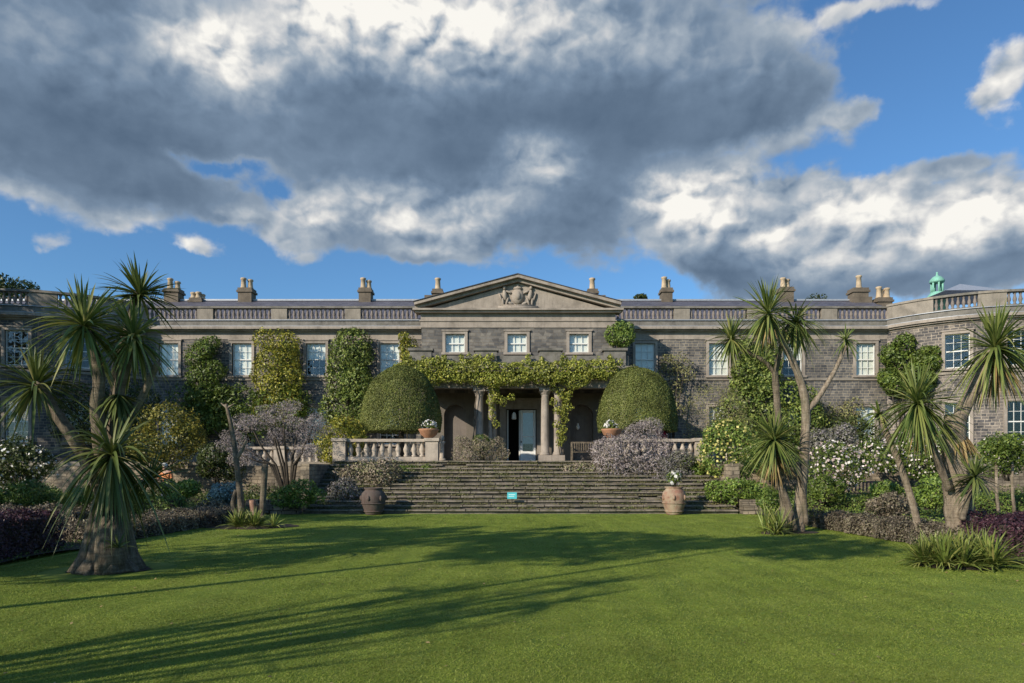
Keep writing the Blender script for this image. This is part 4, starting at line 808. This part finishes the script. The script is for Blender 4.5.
# hedges
def hedge(label, x0, x1, y0_, y1_, h, mat, n, size, skew=0, z0=.0):
    n = int(n); f = R.random(n); side = R.random(n); A = np.array([(x1-x0)*(y1_-y0_), (y1_-y0_)*h, (y1_-y0_)*h, (x1-x0)*h, (x1-x0)*h]); A = np.cumsum(A/A.sum())
    fc = np.searchsorted(A, side); u, v = R.random(n), R.random(n); p = np.zeros((n, 3)); nr = np.zeros((n, 3))
    L_, W_ = y1_-y0_, x1-x0
    for k, (px_, py_, pz_, nn_) in enumerate(((u*W_, v*L_, np.ones(n)*h, (0,0,1)), (0*u, u*L_, v*h, (-1,0,.2)), (0*u+W_, u*L_, v*h, (1,0,.2)), (u*W_, 0*u, v*h, (0,-1,.2)), (u*W_, 0*u+L_, v*h, (0,1,.2)))):
        q = fc == k; p[q] = np.stack([px_, py_, pz_], 1)[q]; nr[q] = nn_
    b_ = .05*np.sin(p[:,1]*5)*np.sin(p[:,0]*6+1)+.04*np.sin(p[:,1]*11+p[:,2]*5)
    p += nr*b_[:,None]*1.2+R.normal(0, .03, (n, 3)); p[:,0] += x0+skew*(p[:,1]/L_); p[:,1] += y0_; p[:,2] += z0
    p[:,2] = np.maximum(p[:,2], .03)
    t = thing('hedge', label, 'hedge', ((x0+x1)/2, (y0_+y1_)/2, 0), 'low clipped hedges along the lawn')
    m = MB(); m.v = [(x0+.08, y0_+.08, 0), (x1-.08, y0_+.08, 0), (x1-.08+skew, y1_-.08, 0), (x0+.08+skew, y1_-.08, 0), (x0+.08, y0_+.08, h-.07), (x1-.08, y0_+.08, h-.07), (x1-.08+skew, y1_-.08, h-.07), (x0+.08+skew, y1_-.08, h-.07)]
    m.f = [(4,5,6,7),(0,1,5,4),(1,2,6,5),(2,3,7,6),(3,0,4,7)]; m.build('stem', M['bark_dark'], t)
    leaves('foliage', p, nr, size, LM[mat], t)
hedge('dark purple clipped hedge along the left edge of the lawn', -12.5, -8.5, 9.2, 13.2, .72, 'purple', 45000, .06, -.2)
hedge('grey brown low hedge along the lawn beyond the left cordyline', -9.9, -8.45, 14.2, 20.5, .36, 'greyh', 24000, .06, .3)
hedge('grey pink low clipped hedge along the right edge of the lawn', 8.4, 9.4, 13.6, 18.9, .34, 'greyh', 24000, .06, -.3)
hedge('dark purple hedge on the right edge behind the spiky tuft', 8.6, 14, 10.8, 14.4, .62, 'purple', 42000, .06, .6)
hedge('low purple brown hedge deep in the left bed behind the purple one', -16, -9.9, 15.5, 16.8, .62, 'greyh', 12000, .08, 0)
hedge('clipped green hedge across the left bed', -24, -10.2, 20.6, 21.4, .7, 'mid', 24000, .08, 0)
hedge('olive hedge across the right bed behind the standard bushes', 10, 24, 22.6, 23.4, .65, 'mid', 24000, .08, 0)
# ground cover in the beds
def cover(label, x0, x1, y0_, y1_, n, mat, size, h=.28):
    x = R.uniform(x0, x1, n); y = R.uniform(y0_, y1_, n); f = np.sin(x*1.1+.5)*np.sin(y*.9)+.6*np.sin(x*2.7+y*1.9)
    q = f > -.35; x, y, f = x[q], y[q], f[q]; z = .05+np.maximum(0, (y-24)*.03)+R.random(len(x))*(h*(.4+.6*np.clip(f+.3, 0, 1)))
    tag(leaves('ground_cover', np.stack([x, y, z], 1), np.tile((0, -.4, .8), (len(x), 1)), size, LM[mat], None, .45), label, 'ground cover', kind='stuff')
cover('mixed low green planting covering the left flower bed', -30, -8.5, 15, 31, 52000, 'mid', .1)
cover('mixed low green planting covering the right flower bed', 8.6, 30, 15.5, 31, 60000, 'mid', .1)
cover('leaf litter and low weeds along the left bed edge', -13, -8.3, 8, 22, 16000, 'green', .05, .08)
cover('leaf litter and low weeds along the right bed edge', 8.3, 13, 8, 22, 16000, 'green', .05, .08)
cover('dark low planting at the foot of the left bed wall', -30, -8, 25, 31.5, 22000, 'dark', .12, .7)
cover('dark low planting at the foot of the right bed wall', 8.4, 30, 25, 31.5, 22000, 'green', .12, .6)
# ================================================================= CORDYLINES
def rosette(parent, c, L, n, mat, up=85, low=-50, wid=.045, droop=.35, name='crown', bias=1.0, tilt=(0, 0), dead=0, off=None):
    c = np.array(c); el_ = np.radians(low+(up-low)*R.random(n)**bias); az_ = R.uniform(0, 2*np.pi, n)
    d = np.stack([np.cos(el_)*np.cos(az_), np.cos(el_)*np.sin(az_), np.sin(el_)], 1); d[:,0] += tilt[0]; d[:,1] += tilt[1]; d = unit(d)
    Ls = L*R.uniform(.72, 1.08, n)*(1-.12*(el_ > 1.2)); S = 7; tt = np.linspace(0, 1, S+1)
    side = unit(np.cross(d, np.array([0, 0, 1.0]))+R.normal(0, .25, (n, 3))); nrm_ = np.cross(side, d)
    dr = droop*R.uniform(.4, 1.5, n)*np.cos(el_).clip(.12, 1)
    P_ = c+d[:,None,:]*(Ls[:,None]*tt)[:,:,None]; P_[:,:,2] -= (Ls*dr)[:,None]*tt**2.2
    wprof = wid*np.array([.45, .8, 1, 1, .9, .72, .42, .04])[:S+1]*R.uniform(.8, 1.15, (n, 1))
    a = P_-side[:,None,:]*wprof[:,:,None]/2+nrm_[:,None,:]*wprof[:,:,None]*.18; b = P_+side[:,None,:]*wprof[:,:,None]/2+nrm_[:,None,:]*wprof[:,:,None]*.18
    V = np.stack([a, P_, b], 2).reshape(n, (S+1)*3, 3); f = []
    for s_ in range(S):
        for q in range(2): f.append([s_*3+q, s_*3+q+1, (s_+1)*3+q+1, (s_+1)*3+q])
    f = np.array(f); Fc = (f[None]+(np.arange(n)*(S+1)*3)[:,None,None]).reshape(-1, 4); rnd = np.repeat(np.clip(R.normal(.5, .25, n), 0, 1), len(f))
    o_ = np.array(wloc(parent)) if parent is not None else np.zeros(3)
    return link(name, fast_mesh(name, V.reshape(-1, 3)-o_, Fc, rnd), mat, parent)
def smooth_path(pts, n=5):
    out = []; pts = [Vector(p) for p in pts]
    for i in range(len(pts)-1):
        p0, p1, p2, p3 = pts[max(i-1, 0)], pts[i], pts[i+1], pts[min(i+2, len(pts)-1)]
        for k in range(n):
            t_ = k/n; out.append(.5*((2*p1)+(p2-p0)*t_+(2*p0-5*p1+4*p2-p3)*t_*t_+(3*p1-p0-3*p2+p3)*t_**3))
    out.append(pts[-1]); return out
def stem(t, pix, d, r0, r1, name='trunk', mat='bark', ridge=0.03, d1=None, seg=12):
    n_ = len(pix); pts = [P(x_, y_, d+((d1 or d)-d)*i/(n_-1)) for i, (x_, y_) in enumerate(pix)]
    sp_ = smooth_path(pts, 6); k = len(sp_); rr = [r0+(r1-r0)*i/(k-1) for i in range(k)]
    return MB().tube(sp_, [a*(1+.04*math.sin(i*1.9)) for i, a in enumerate(rr)], seg, .05, ridge).build(name, M[mat], t, True)
def head(t, px, py, d, L, n=150, mat='cord', **kw):
    c = P(px, py, d); rosette(t, c, L, n, LM[mat], **kw)
def skirt(t, px, py, d, L, n=30): rosette(t, P(px, py, d), L, n, LM['dead'], up=-45, low=-80, wid=.035, droop=.2, name='dry_leaves')
# left giant
d = 10.7; t = thing('cordyline', 'big many headed cordyline on a swollen ridged base at the left of the lawn', 'cordyline', (P(110, 0, d)[0], d, 0), 'cordyline palms on the lawn')
bx = P(110, 0, d)[0]; m = MB()
m.tube([(bx, d, -.05), (bx, d, .06), (bx, d, .2), (bx+.02, d, .42), (bx+.03, d, .7), (bx+.03, d, 1.1), (bx, d, 1.6)], [.50, .43, .34, .28, .25, .22, .18], 60, .09, .12)

for q in range(11):
    a = q*.571+R.uniform(-.15, .15); rr = R.uniform(.34, .45); m.tube([(bx+math.cos(a)*rr*1.12, d+math.sin(a)*rr*1.12, -.03), (bx+math.cos(a)*rr*.8, d+math.sin(a)*rr*.8, .22), (bx+math.cos(a)*rr*.62, d+math.sin(a)*rr*.62, .55), (bx+math.cos(a)*rr*.45, d+math.sin(a)*rr*.45, R.uniform(.8, 1.3))], [R.uniform(.10, .17), R.uniform(.09, .13), .09, .05], 9, .14)
m.tube([(bx+.16, d-.25, .0), (bx+.14, d-.24, .45), (bx+.12, d-.2, .85)], [.26, .2, .16], 20, .05, .06).build('trunk', M['bark'], t, True)
stem(t, [(112,500),(102,455),(97,410),(99,375),(88,332)], d, .13, .07, 'branch'); stem(t, [(114,500),(113,440),(118,395),(131,345)], d+.3, .12, .07, 'branch')
stem(t, [(113,490),(125,430),(143,395),(158,362)], d+.4, .08, .045, 'branch', 'bark_pale'); stem(t, [(108,505),(80,450),(55,412),(38,382)], d-.1, .11, .07, 'branch')
stem(t, [(113,495),(116,380),(128,330),(138,292)], d+.9, .10, .06, 'branch')
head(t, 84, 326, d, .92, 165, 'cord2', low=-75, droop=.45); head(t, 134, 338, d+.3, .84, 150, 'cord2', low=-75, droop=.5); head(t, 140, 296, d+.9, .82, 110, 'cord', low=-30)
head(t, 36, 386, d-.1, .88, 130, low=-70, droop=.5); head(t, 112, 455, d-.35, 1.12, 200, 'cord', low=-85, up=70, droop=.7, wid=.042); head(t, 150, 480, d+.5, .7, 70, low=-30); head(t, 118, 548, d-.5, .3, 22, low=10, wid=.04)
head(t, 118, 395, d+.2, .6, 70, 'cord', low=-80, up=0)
# right forked pair
d = 17.1; t = thing('cordyline', 'tall slender forked cordyline with several heads on the right of the lawn', 'cordyline', (P(800, 0, d)[0], d, 0), 'cordyline palms on the lawn')
stem(t, [(799,533),(800,505),(804,460),(806,410),(800,380),(788,352),(770,322)], d, .15, .065, mat='bark_pale')
stem(t, [(806,412),(818,398),(834,372),(846,346)], d, .08, .04, 'branch', 'bark_pale'); stem(t, [(786,528),(781,470),(777,400),(775,372)], d+.5, .10, .08, 'trunk')
stem(t, [(775,374),(765,362),(748,352),(735,342)], d+.5, .055, .04, 'branch'); stem(t, [(775,374),(780,352),(786,330),(793,322)], d+.5, .065, .05, 'branch')
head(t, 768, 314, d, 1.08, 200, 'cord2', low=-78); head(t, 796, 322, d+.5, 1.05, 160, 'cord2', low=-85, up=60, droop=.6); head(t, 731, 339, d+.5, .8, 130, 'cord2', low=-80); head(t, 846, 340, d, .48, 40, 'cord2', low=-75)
skirt(t, 769, 322, d, .8, 24)
d = 16.9; t = thing('cordyline', 'short cordyline with one rounded head at the foot of the tall forked one', 'cordyline', (P(790, 0, d)[0], d, 0), 'cordyline palms on the lawn')
stem(t, [(794,530),(788,505),(778,478),(774,448)], d, .10, .07); stem(t, [(806,524),(803,490),(797,462)], d+.1, .07, .05, 'branch')
head(t, 774, 440, d-.1, 1.0, 230, 'cord2', low=-70); skirt(t, 774, 452, d-.1, .95, 60)
# right giant
d = 13.9; t = thing('cordyline', 'thick trunked cordyline with a huge head at the right frame edge', 'cordyline', (P(961, 0, d)[0], d, 0), 'cordyline palms on the lawn')
stem(t, [(961,548),(960,520),(957,480),(955,440),(955,415)], d, .30, .19, mat='bark_pale', seg=20, ridge=.05); stem(t, [(955,440),(962,412),(977,384),(992,352)], d, .15, .11, 'branch', 'bark_pale')
stem(t, [(950,490),(938,462),(928,435),(918,408)], d-.2, .08, .06, 'branch'); stem(t, [(962,520),(968,500),(975,482)], d-.4, .06, .05, 'branch')
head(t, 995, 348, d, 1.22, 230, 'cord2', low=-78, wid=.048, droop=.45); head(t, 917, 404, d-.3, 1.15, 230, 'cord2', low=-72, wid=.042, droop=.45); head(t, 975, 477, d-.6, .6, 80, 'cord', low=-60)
skirt(t, 996, 356, d, 1.1, 50); skirt(t, 918, 414, d-.3, .9, 24)
rosette(t, P(957, 425, d), .85, 110, LM['dead'], up=-50, low=-85, wid=.04, droop=.1, name='dry_leaves')
d = 14.3; t = thing('cordyline', 'thin leaning cordyline stem left of the thick trunked one', 'cordyline', (P(922, 0, d)[0], d, 0), 'cordyline palms on the lawn')
stem(t, [(923,548),(913,505),(900,465),(886,432),(880,418)], d, .075, .055, mat='bark_pale'); head(t, 879, 414, d, .45, 40, 'cord2', low=-60)
# bare stems on the left
d = 19; t = thing('bare_cordyline', 'bare grey leafless stem with stub branches at the left of the lawn', 'bare trunk', (P(242, 0, d)[0], d, 0), 'bare stems by the left tuft')
stem(t, [(243,528),(240,495),(235,450),(231,425),(226,404)], d, .10, .04, mat='bark', ridge=.05); stem(t, [(235,462),(243,448),(246,440)], d, .06, .03, 'branch', 'bark_pale'); stem(t, [(227,408),(221,403)], d, .03, .015, 'branch', 'bark_pale'); stem(t, [(227,408),(234,404)], d, .03, .015, 'branch', 'bark_pale'); stem(t, [(240,520),(233,505),(236,490)], d, .08, .05, 'branch', 'bark')
t = thing('bare_cordyline', 'short straight grey pole like stem cut off flat beside the taller bare one', 'bare trunk', (P(263, 0, d)[0], d, 0), 'bare stems by the left tuft')
stem(t, [(261,526),(263,500),(265,464)], d, .085, .085, mat='bark'); stem(t, [(256,524),(252,500)], d-.1, .09, .08, 'stump', 'jar')
def tuft(label, px, py, d, L, n, rx, mat='tuft', name='spiky_tuft'):
    t = thing(name, label, 'tuft', (P(px, py, d)[0], d, 0), 'spiky tufts at the trunk bases'); x0 = P(px, py, d)[0]
    for i in range(10):
        rosette(t, (x0+R.uniform(-rx, rx), d+R.uniform(-.3, .3), .03), L*R.uniform(.7, 1.05), n//10, LM[mat], up=85, low=12, wid=.032, droop=.4, name='foliage')
    MB().lathe([(rx*.6+.15, -.02), (rx*.5+.1, .05), (.05, .1)], x0, d, 12, 0, .1).build('root_mound', M['soil'], t)
tuft('wide spiky tuft on the lawn in front of the thick right cordyline', 957, 568, 11.1, .82, 1000, .5); tuft('small spiky tuft at the foot of the forked cordyline', 771, 522, 16.6, .9, 190, .22)
tuft('spiky tuft round the feet of the bare stems', 254, 527, 18.2, .68, 560, .62)
for (nm, px, py, d, r_) in (('a', 110, 570, 10.7, .6), ('b', 795, 530, 17.0, .6), ('c', 957, 568, 11.1, .6), ('d', 252, 525, 18.7, 1.25)):
    x0 = P(px, 0, d)[0]; m = MB(); n_ = 40; m.v = [(x0, d, .022)]+[(x0+r_*math.cos(k*2*math.pi/n_)*random.uniform(.9, 1.1), d+r_*.75*math.sin(k*2*math.pi/n_)*random.uniform(.9, 1.1), .008) for k in range(n_)]; m.f = [(0, 1+k, 1+(k+1) % n_) for k in range(n_)]
    tag(m.build('soil', M['soil']), kind='structure')
# ================================================================= PERSON among the shrubs
d = 26; pc = P(167, 0, d); t = thing('person', 'person with white hair and orange top standing among shrubs behind the left cordyline', 'person', (pc[0], d, .1))
def skin(name, verts, edges, rads, mat, parent, root=0):
    me = bpy.data.meshes.new(name); me.from_pydata(verts, edges, [])
    o_ = link(name, me, mat, parent); o_.modifiers.new('skin', 'SKIN')
    for i, r_ in enumerate(rads): me.skin_vertices[0].data[i].radius = (r_, r_); me.skin_vertices[0].data[i].use_root = (i == root)
    s_ = o_.modifiers.new('sub', 'SUBSURF'); s_.levels = s_.render_levels = 2; return o_
V_ = [(0,0,.92),(0,-.02,1.12),(-.03,-.05,1.33),(-.04,-.07,1.42),(-.05,-.10,1.52),(-.05,-.11,1.6), (.1,0,.85),(.11,-.03,.48),(.11,.02,.07),(.11,-.12,.04), (-.1,0,.85),(-.12,-.03,.48),(-.12,.02,.07),(-.12,-.12,.04), (.15,-.05,1.32),(.22,-.03,1.06),(.17,-.2,.9),(.15,-.27,.88), (-.2,-.05,1.32),(-.28,-.1,1.08),(-.3,-.28,.95),(-.3,-.35,.94)]
E_ = [(0,1),(1,2),(2,3),(3,4),(4,5),(0,6),(6,7),(7,8),(8,9),(0,10),(10,11),(11,12),(12,13),(2,14),(14,15),(15,16),(16,17),(2,18),(18,19),(19,20),(20,21)]
skin('body', V_, E_, [.14,.12,.13,.05,.09,.08,.09,.065,.045,.035,.09,.065,.045,.035,.055,.04,.03,.03,.055,.04,.03,.03], M['skin'], t)
skin('shirt', [V_[i] for i in (0,1,2,14,15,18,19)], [(0,1),(1,2),(2,3),(3,4),(2,5),(5,6)], [.165,.145,.155,.075,.058,.075,.058], M['shirt'], t)
skin('trousers', [V_[i] for i in (0,6,7,8,10,11,12)], [(0,1),(1,2),(2,3),(0,4),(4,5),(5,6)], [.155,.11,.085,.07,.11,.085,.07], M['trousers'], t)
MB().blob((pc[0]-.05, d-.07, .1+1.6), (.1, .11, .1), 12, 8).build('hair', M['hair'], t, True)
# ================================================================= TREES behind the house and outside the frame
def tree(label, base, h, cr, crown_z, k, n, size, mat, trunk_r=.25, name='tree', seed_l=.42, depth=.6, cat='tree', group=None):
    t = thing(name, label, cat, base, group); c = (base[0], base[1], base[2]+crown_z)
    lb = envelope_lobes(c, cr, k, seed_l); m = MB(); m.tube([(base[0], base[1], base[2]-.1), (base[0]+.1, base[1], base[2]+h*.4), c], [trunk_r, trunk_r*.7, trunk_r*.4], 9, .06)
    for q in lb[:12]: m.tube([(c[0], c[1], c[2]-cr[2]*.6), tuple((c[j]+q[0][j])/2 for j in range(3)), q[0]], [trunk_r*.35, trunk_r*.2, .02], 6, .1)
    m.build('trunk', M['bark_dark'], t, True); p, dn = lobes_pts(lb, n, depth)
    if n: leaves('crown', p, dn, size, LM[mat], t, .5, .8)
    return t
def ptree(label, px0, px1, py0, py1, d, **kw):
    c, r = px_box(px0, px1, py0, py1, d); return tree(label, (c[0], d, 0), c[2], (r[0], r[0], r[2]), c[2], **kw)
ptree('dark flat topped pine rising behind the left bow', -70, 52, 272, 340, 70, k=44, n=16000, size=.38, mat='dark', trunk_r=.5, seed_l=.45, name='pine_tree')
ptree('small dark treetop just right of the pediment', 630, 648, 292, 312, 75, k=7, n=900, size=.3, mat='dark', name='distant_tree')
ptree('dark wispy treetop between the right chimneys', 806, 826, 291, 312, 75, k=8, n=420, size=.3, mat='dark', name='distant_tree')
t = thing('bare_tree', 'leafless twiggy treetop behind the left end of the roof', 'tree', P(148, 0, 62)[:2]+(0,)); m = MB(); bx = P(148, 0, 62)[0]
m.tube([(bx, 62, 0), (bx, 62, 12), (bx, 62, 15.5)], [.35, .25, .12], 8)
for i in range(240):
    a = R.uniform(0, 6.28); e_ = R.uniform(.1, 1.4); L_ = R.uniform(1.6, 3.2); z = R.uniform(13.6, 15.6); q = (bx+math.cos(a)*math.cos(e_)*L_, 62+math.sin(a)*math.cos(e_)*L_, z+math.sin(e_)*L_*.9)
    m.tube([(bx, 62, z), tuple(((bx, 62, z)[j]+q[j])/2+R.uniform(-.2, .2) for j in range(3)), q], [.05, .03, .012], 4)
m.build('trunk', M['bark_dark'], t)
# trees that stand left of the frame and throw the shade over the left garden, bow and lawn
tree('broad evergreen tree outside the left frame edge beyond the bed', (-35, 25.0, 0), 17, (7, 6, 6.2), 11.3, 44, 15000, .42, 'dark', name='garden_tree')
tree('dense evergreen tree outside the left frame edge close to the bow', (-31.5, 30.5, 0), 14, (5.2, 4.5, 5.2), 9.0, 34, 11000, .38, 'dark', name='garden_tree')
tree('evergreen tree outside the left frame edge beside the bed', (-24, 13, 0), 12, (4.4, 4.0, 3.5), 6.4, 30, 8500, .36, 'dark', name='garden_tree')
tree('tall slim evergreen outside the left frame edge', (-20.5, 10.6, 0), 11, (3.6, 3.0, 1.7), 8.7, 20, 3600, .3, 'dark', name='garden_tree', depth=1.0)
tree('bushy evergreen outside the left frame edge by the purple hedge', (-13.2, 5.2, 0), 6, (2.2, 2.4, 1.7), 4.3, 20, 4200, .22, 'dark', name='garden_tree', depth=1.0)
tree('open crowned tree left of and beside the viewer', (-11.2, 3.2, 0), 8, (3.6, 3.2, 1.3), 7.7, 30, 6500, .28, 'dark', name='garden_tree', trunk_r=.14, seed_l=.5, depth=1.2)
tree('open crowned tree outside the left frame edge, right beside the viewer', (-8.2, 2.4, 0), 9, (2.9, 2.6, .9), 8.4, 24, 4200, .26, 'dark', name='garden_tree', trunk_r=.09, seed_l=.5, depth=1.3)
tree('thin crowned tree outside the left frame edge behind the purple hedge', (-15.5, 6.5, 0), 8, (3.2, 2.8, 1.0), 7.4, 22, 4600, .26, 'dark', name='garden_tree', trunk_r=.10, seed_l=.5, depth=1.3)
t = thing('bare_tree', 'leafless many stemmed tree outside the left frame edge', 'tree', (-8.3, 1.2, 0)); m = MB()
for i in range(16):
    a = R.uniform(0, 6.28); q = Vector((-8.3+math.cos(a)*R.uniform(.6, 2.4), 1.2+math.sin(a)*R.uniform(.5, 1.4), R.uniform(3.6, 6.2))); md = Vector((-8.3, 1.2, 0)).lerp(q, .5)+Vector((0, 0, .7))
    m.tube([(-8.3, 1.2, 0), md, q], [.05, .035, .01], 6, .1)
    for k in range(4): b_ = md.lerp(q, R.uniform(.1, .8)); m.tube([b_, b_+Vector((R.normal(0, .5), R.normal(0, .4), R.uniform(.3, .9)))], [.018, .006], 4)
m.build('trunk', M['bark_dark'], t)
for (bx_, by_, hs) in ((-7.4, 1.9, ((0,0,5.2),(1.1,.2,4.2),(-.9,.6,4.4))), (-9.6, .2, ((0,0,5.6),(1.0,.3,4.8)))):
    t = thing('cordyline', 'slender cordyline outside the left frame edge, %s' % ('nearer the lawn' if bx_ > -8 else 'further back'), 'cordyline', (bx_, by_, 0))
    for (dx, dy, z) in hs:
        MB().tube([(bx_, by_, 0), (bx_+dx*.3, by_+dy*.3, 1.6), (bx_+dx, by_+dy, z)], [.08, .06, .05], 10, .05).build('trunk', M['bark'], t, True); rosette(t, (bx_+dx, by_+dy, z), .85, 46, LM['cord'], low=-60)
# ================================================================= GRASS BLADES near the viewer
fy = 5+R.random(260)**1.2*17; fx = R.uniform(-1, 1, 260)*np.minimum(fy*.8, 8); fz = np.full(260, .014)
tag(leaves('fallen_leaves', np.stack([fx, fy, fz], 1), np.tile((0, 0, 1.), (260, 1)), .045, LM['dead'], None, .6, .25), 'scattered dry fallen leaves lying on the lawn', 'fallen leaves', kind='stuff')
n_ = 1000000; y = 4.2+(R.random(n_)**1.45)*18.8; x = R.uniform(-1, 1, n_)*(y*.78+1.0); k_ = (np.abs(x) < 8.2) & (((x+6.3)**2+(y-10.7)**2) > .9); x, y = x[k_], y[k_]; n_ = len(x)
h = R.uniform(.005, .015, n_); a = R.uniform(0, 6.28, n_); wd = R.uniform(.0014, .003, n_)*(1+y*.16); lean = R.normal(0, .016, (n_, 2))
v = np.stack([np.stack([x-np.cos(a)*wd, y-np.sin(a)*wd, 0*x+.001], 1), np.stack([x+np.cos(a)*wd, y+np.sin(a)*wd, 0*x+.001], 1), np.stack([x+lean[:,0], y+lean[:,1], h], 1)], 1).reshape(-1, 3)
tag(link('grass', fast_mesh('grass', v, np.arange(n_*3).reshape(n_, 3), R.random(n_)), M['grass']), 'short mown grass blades covering the near lawn', 'grass', kind='stuff')
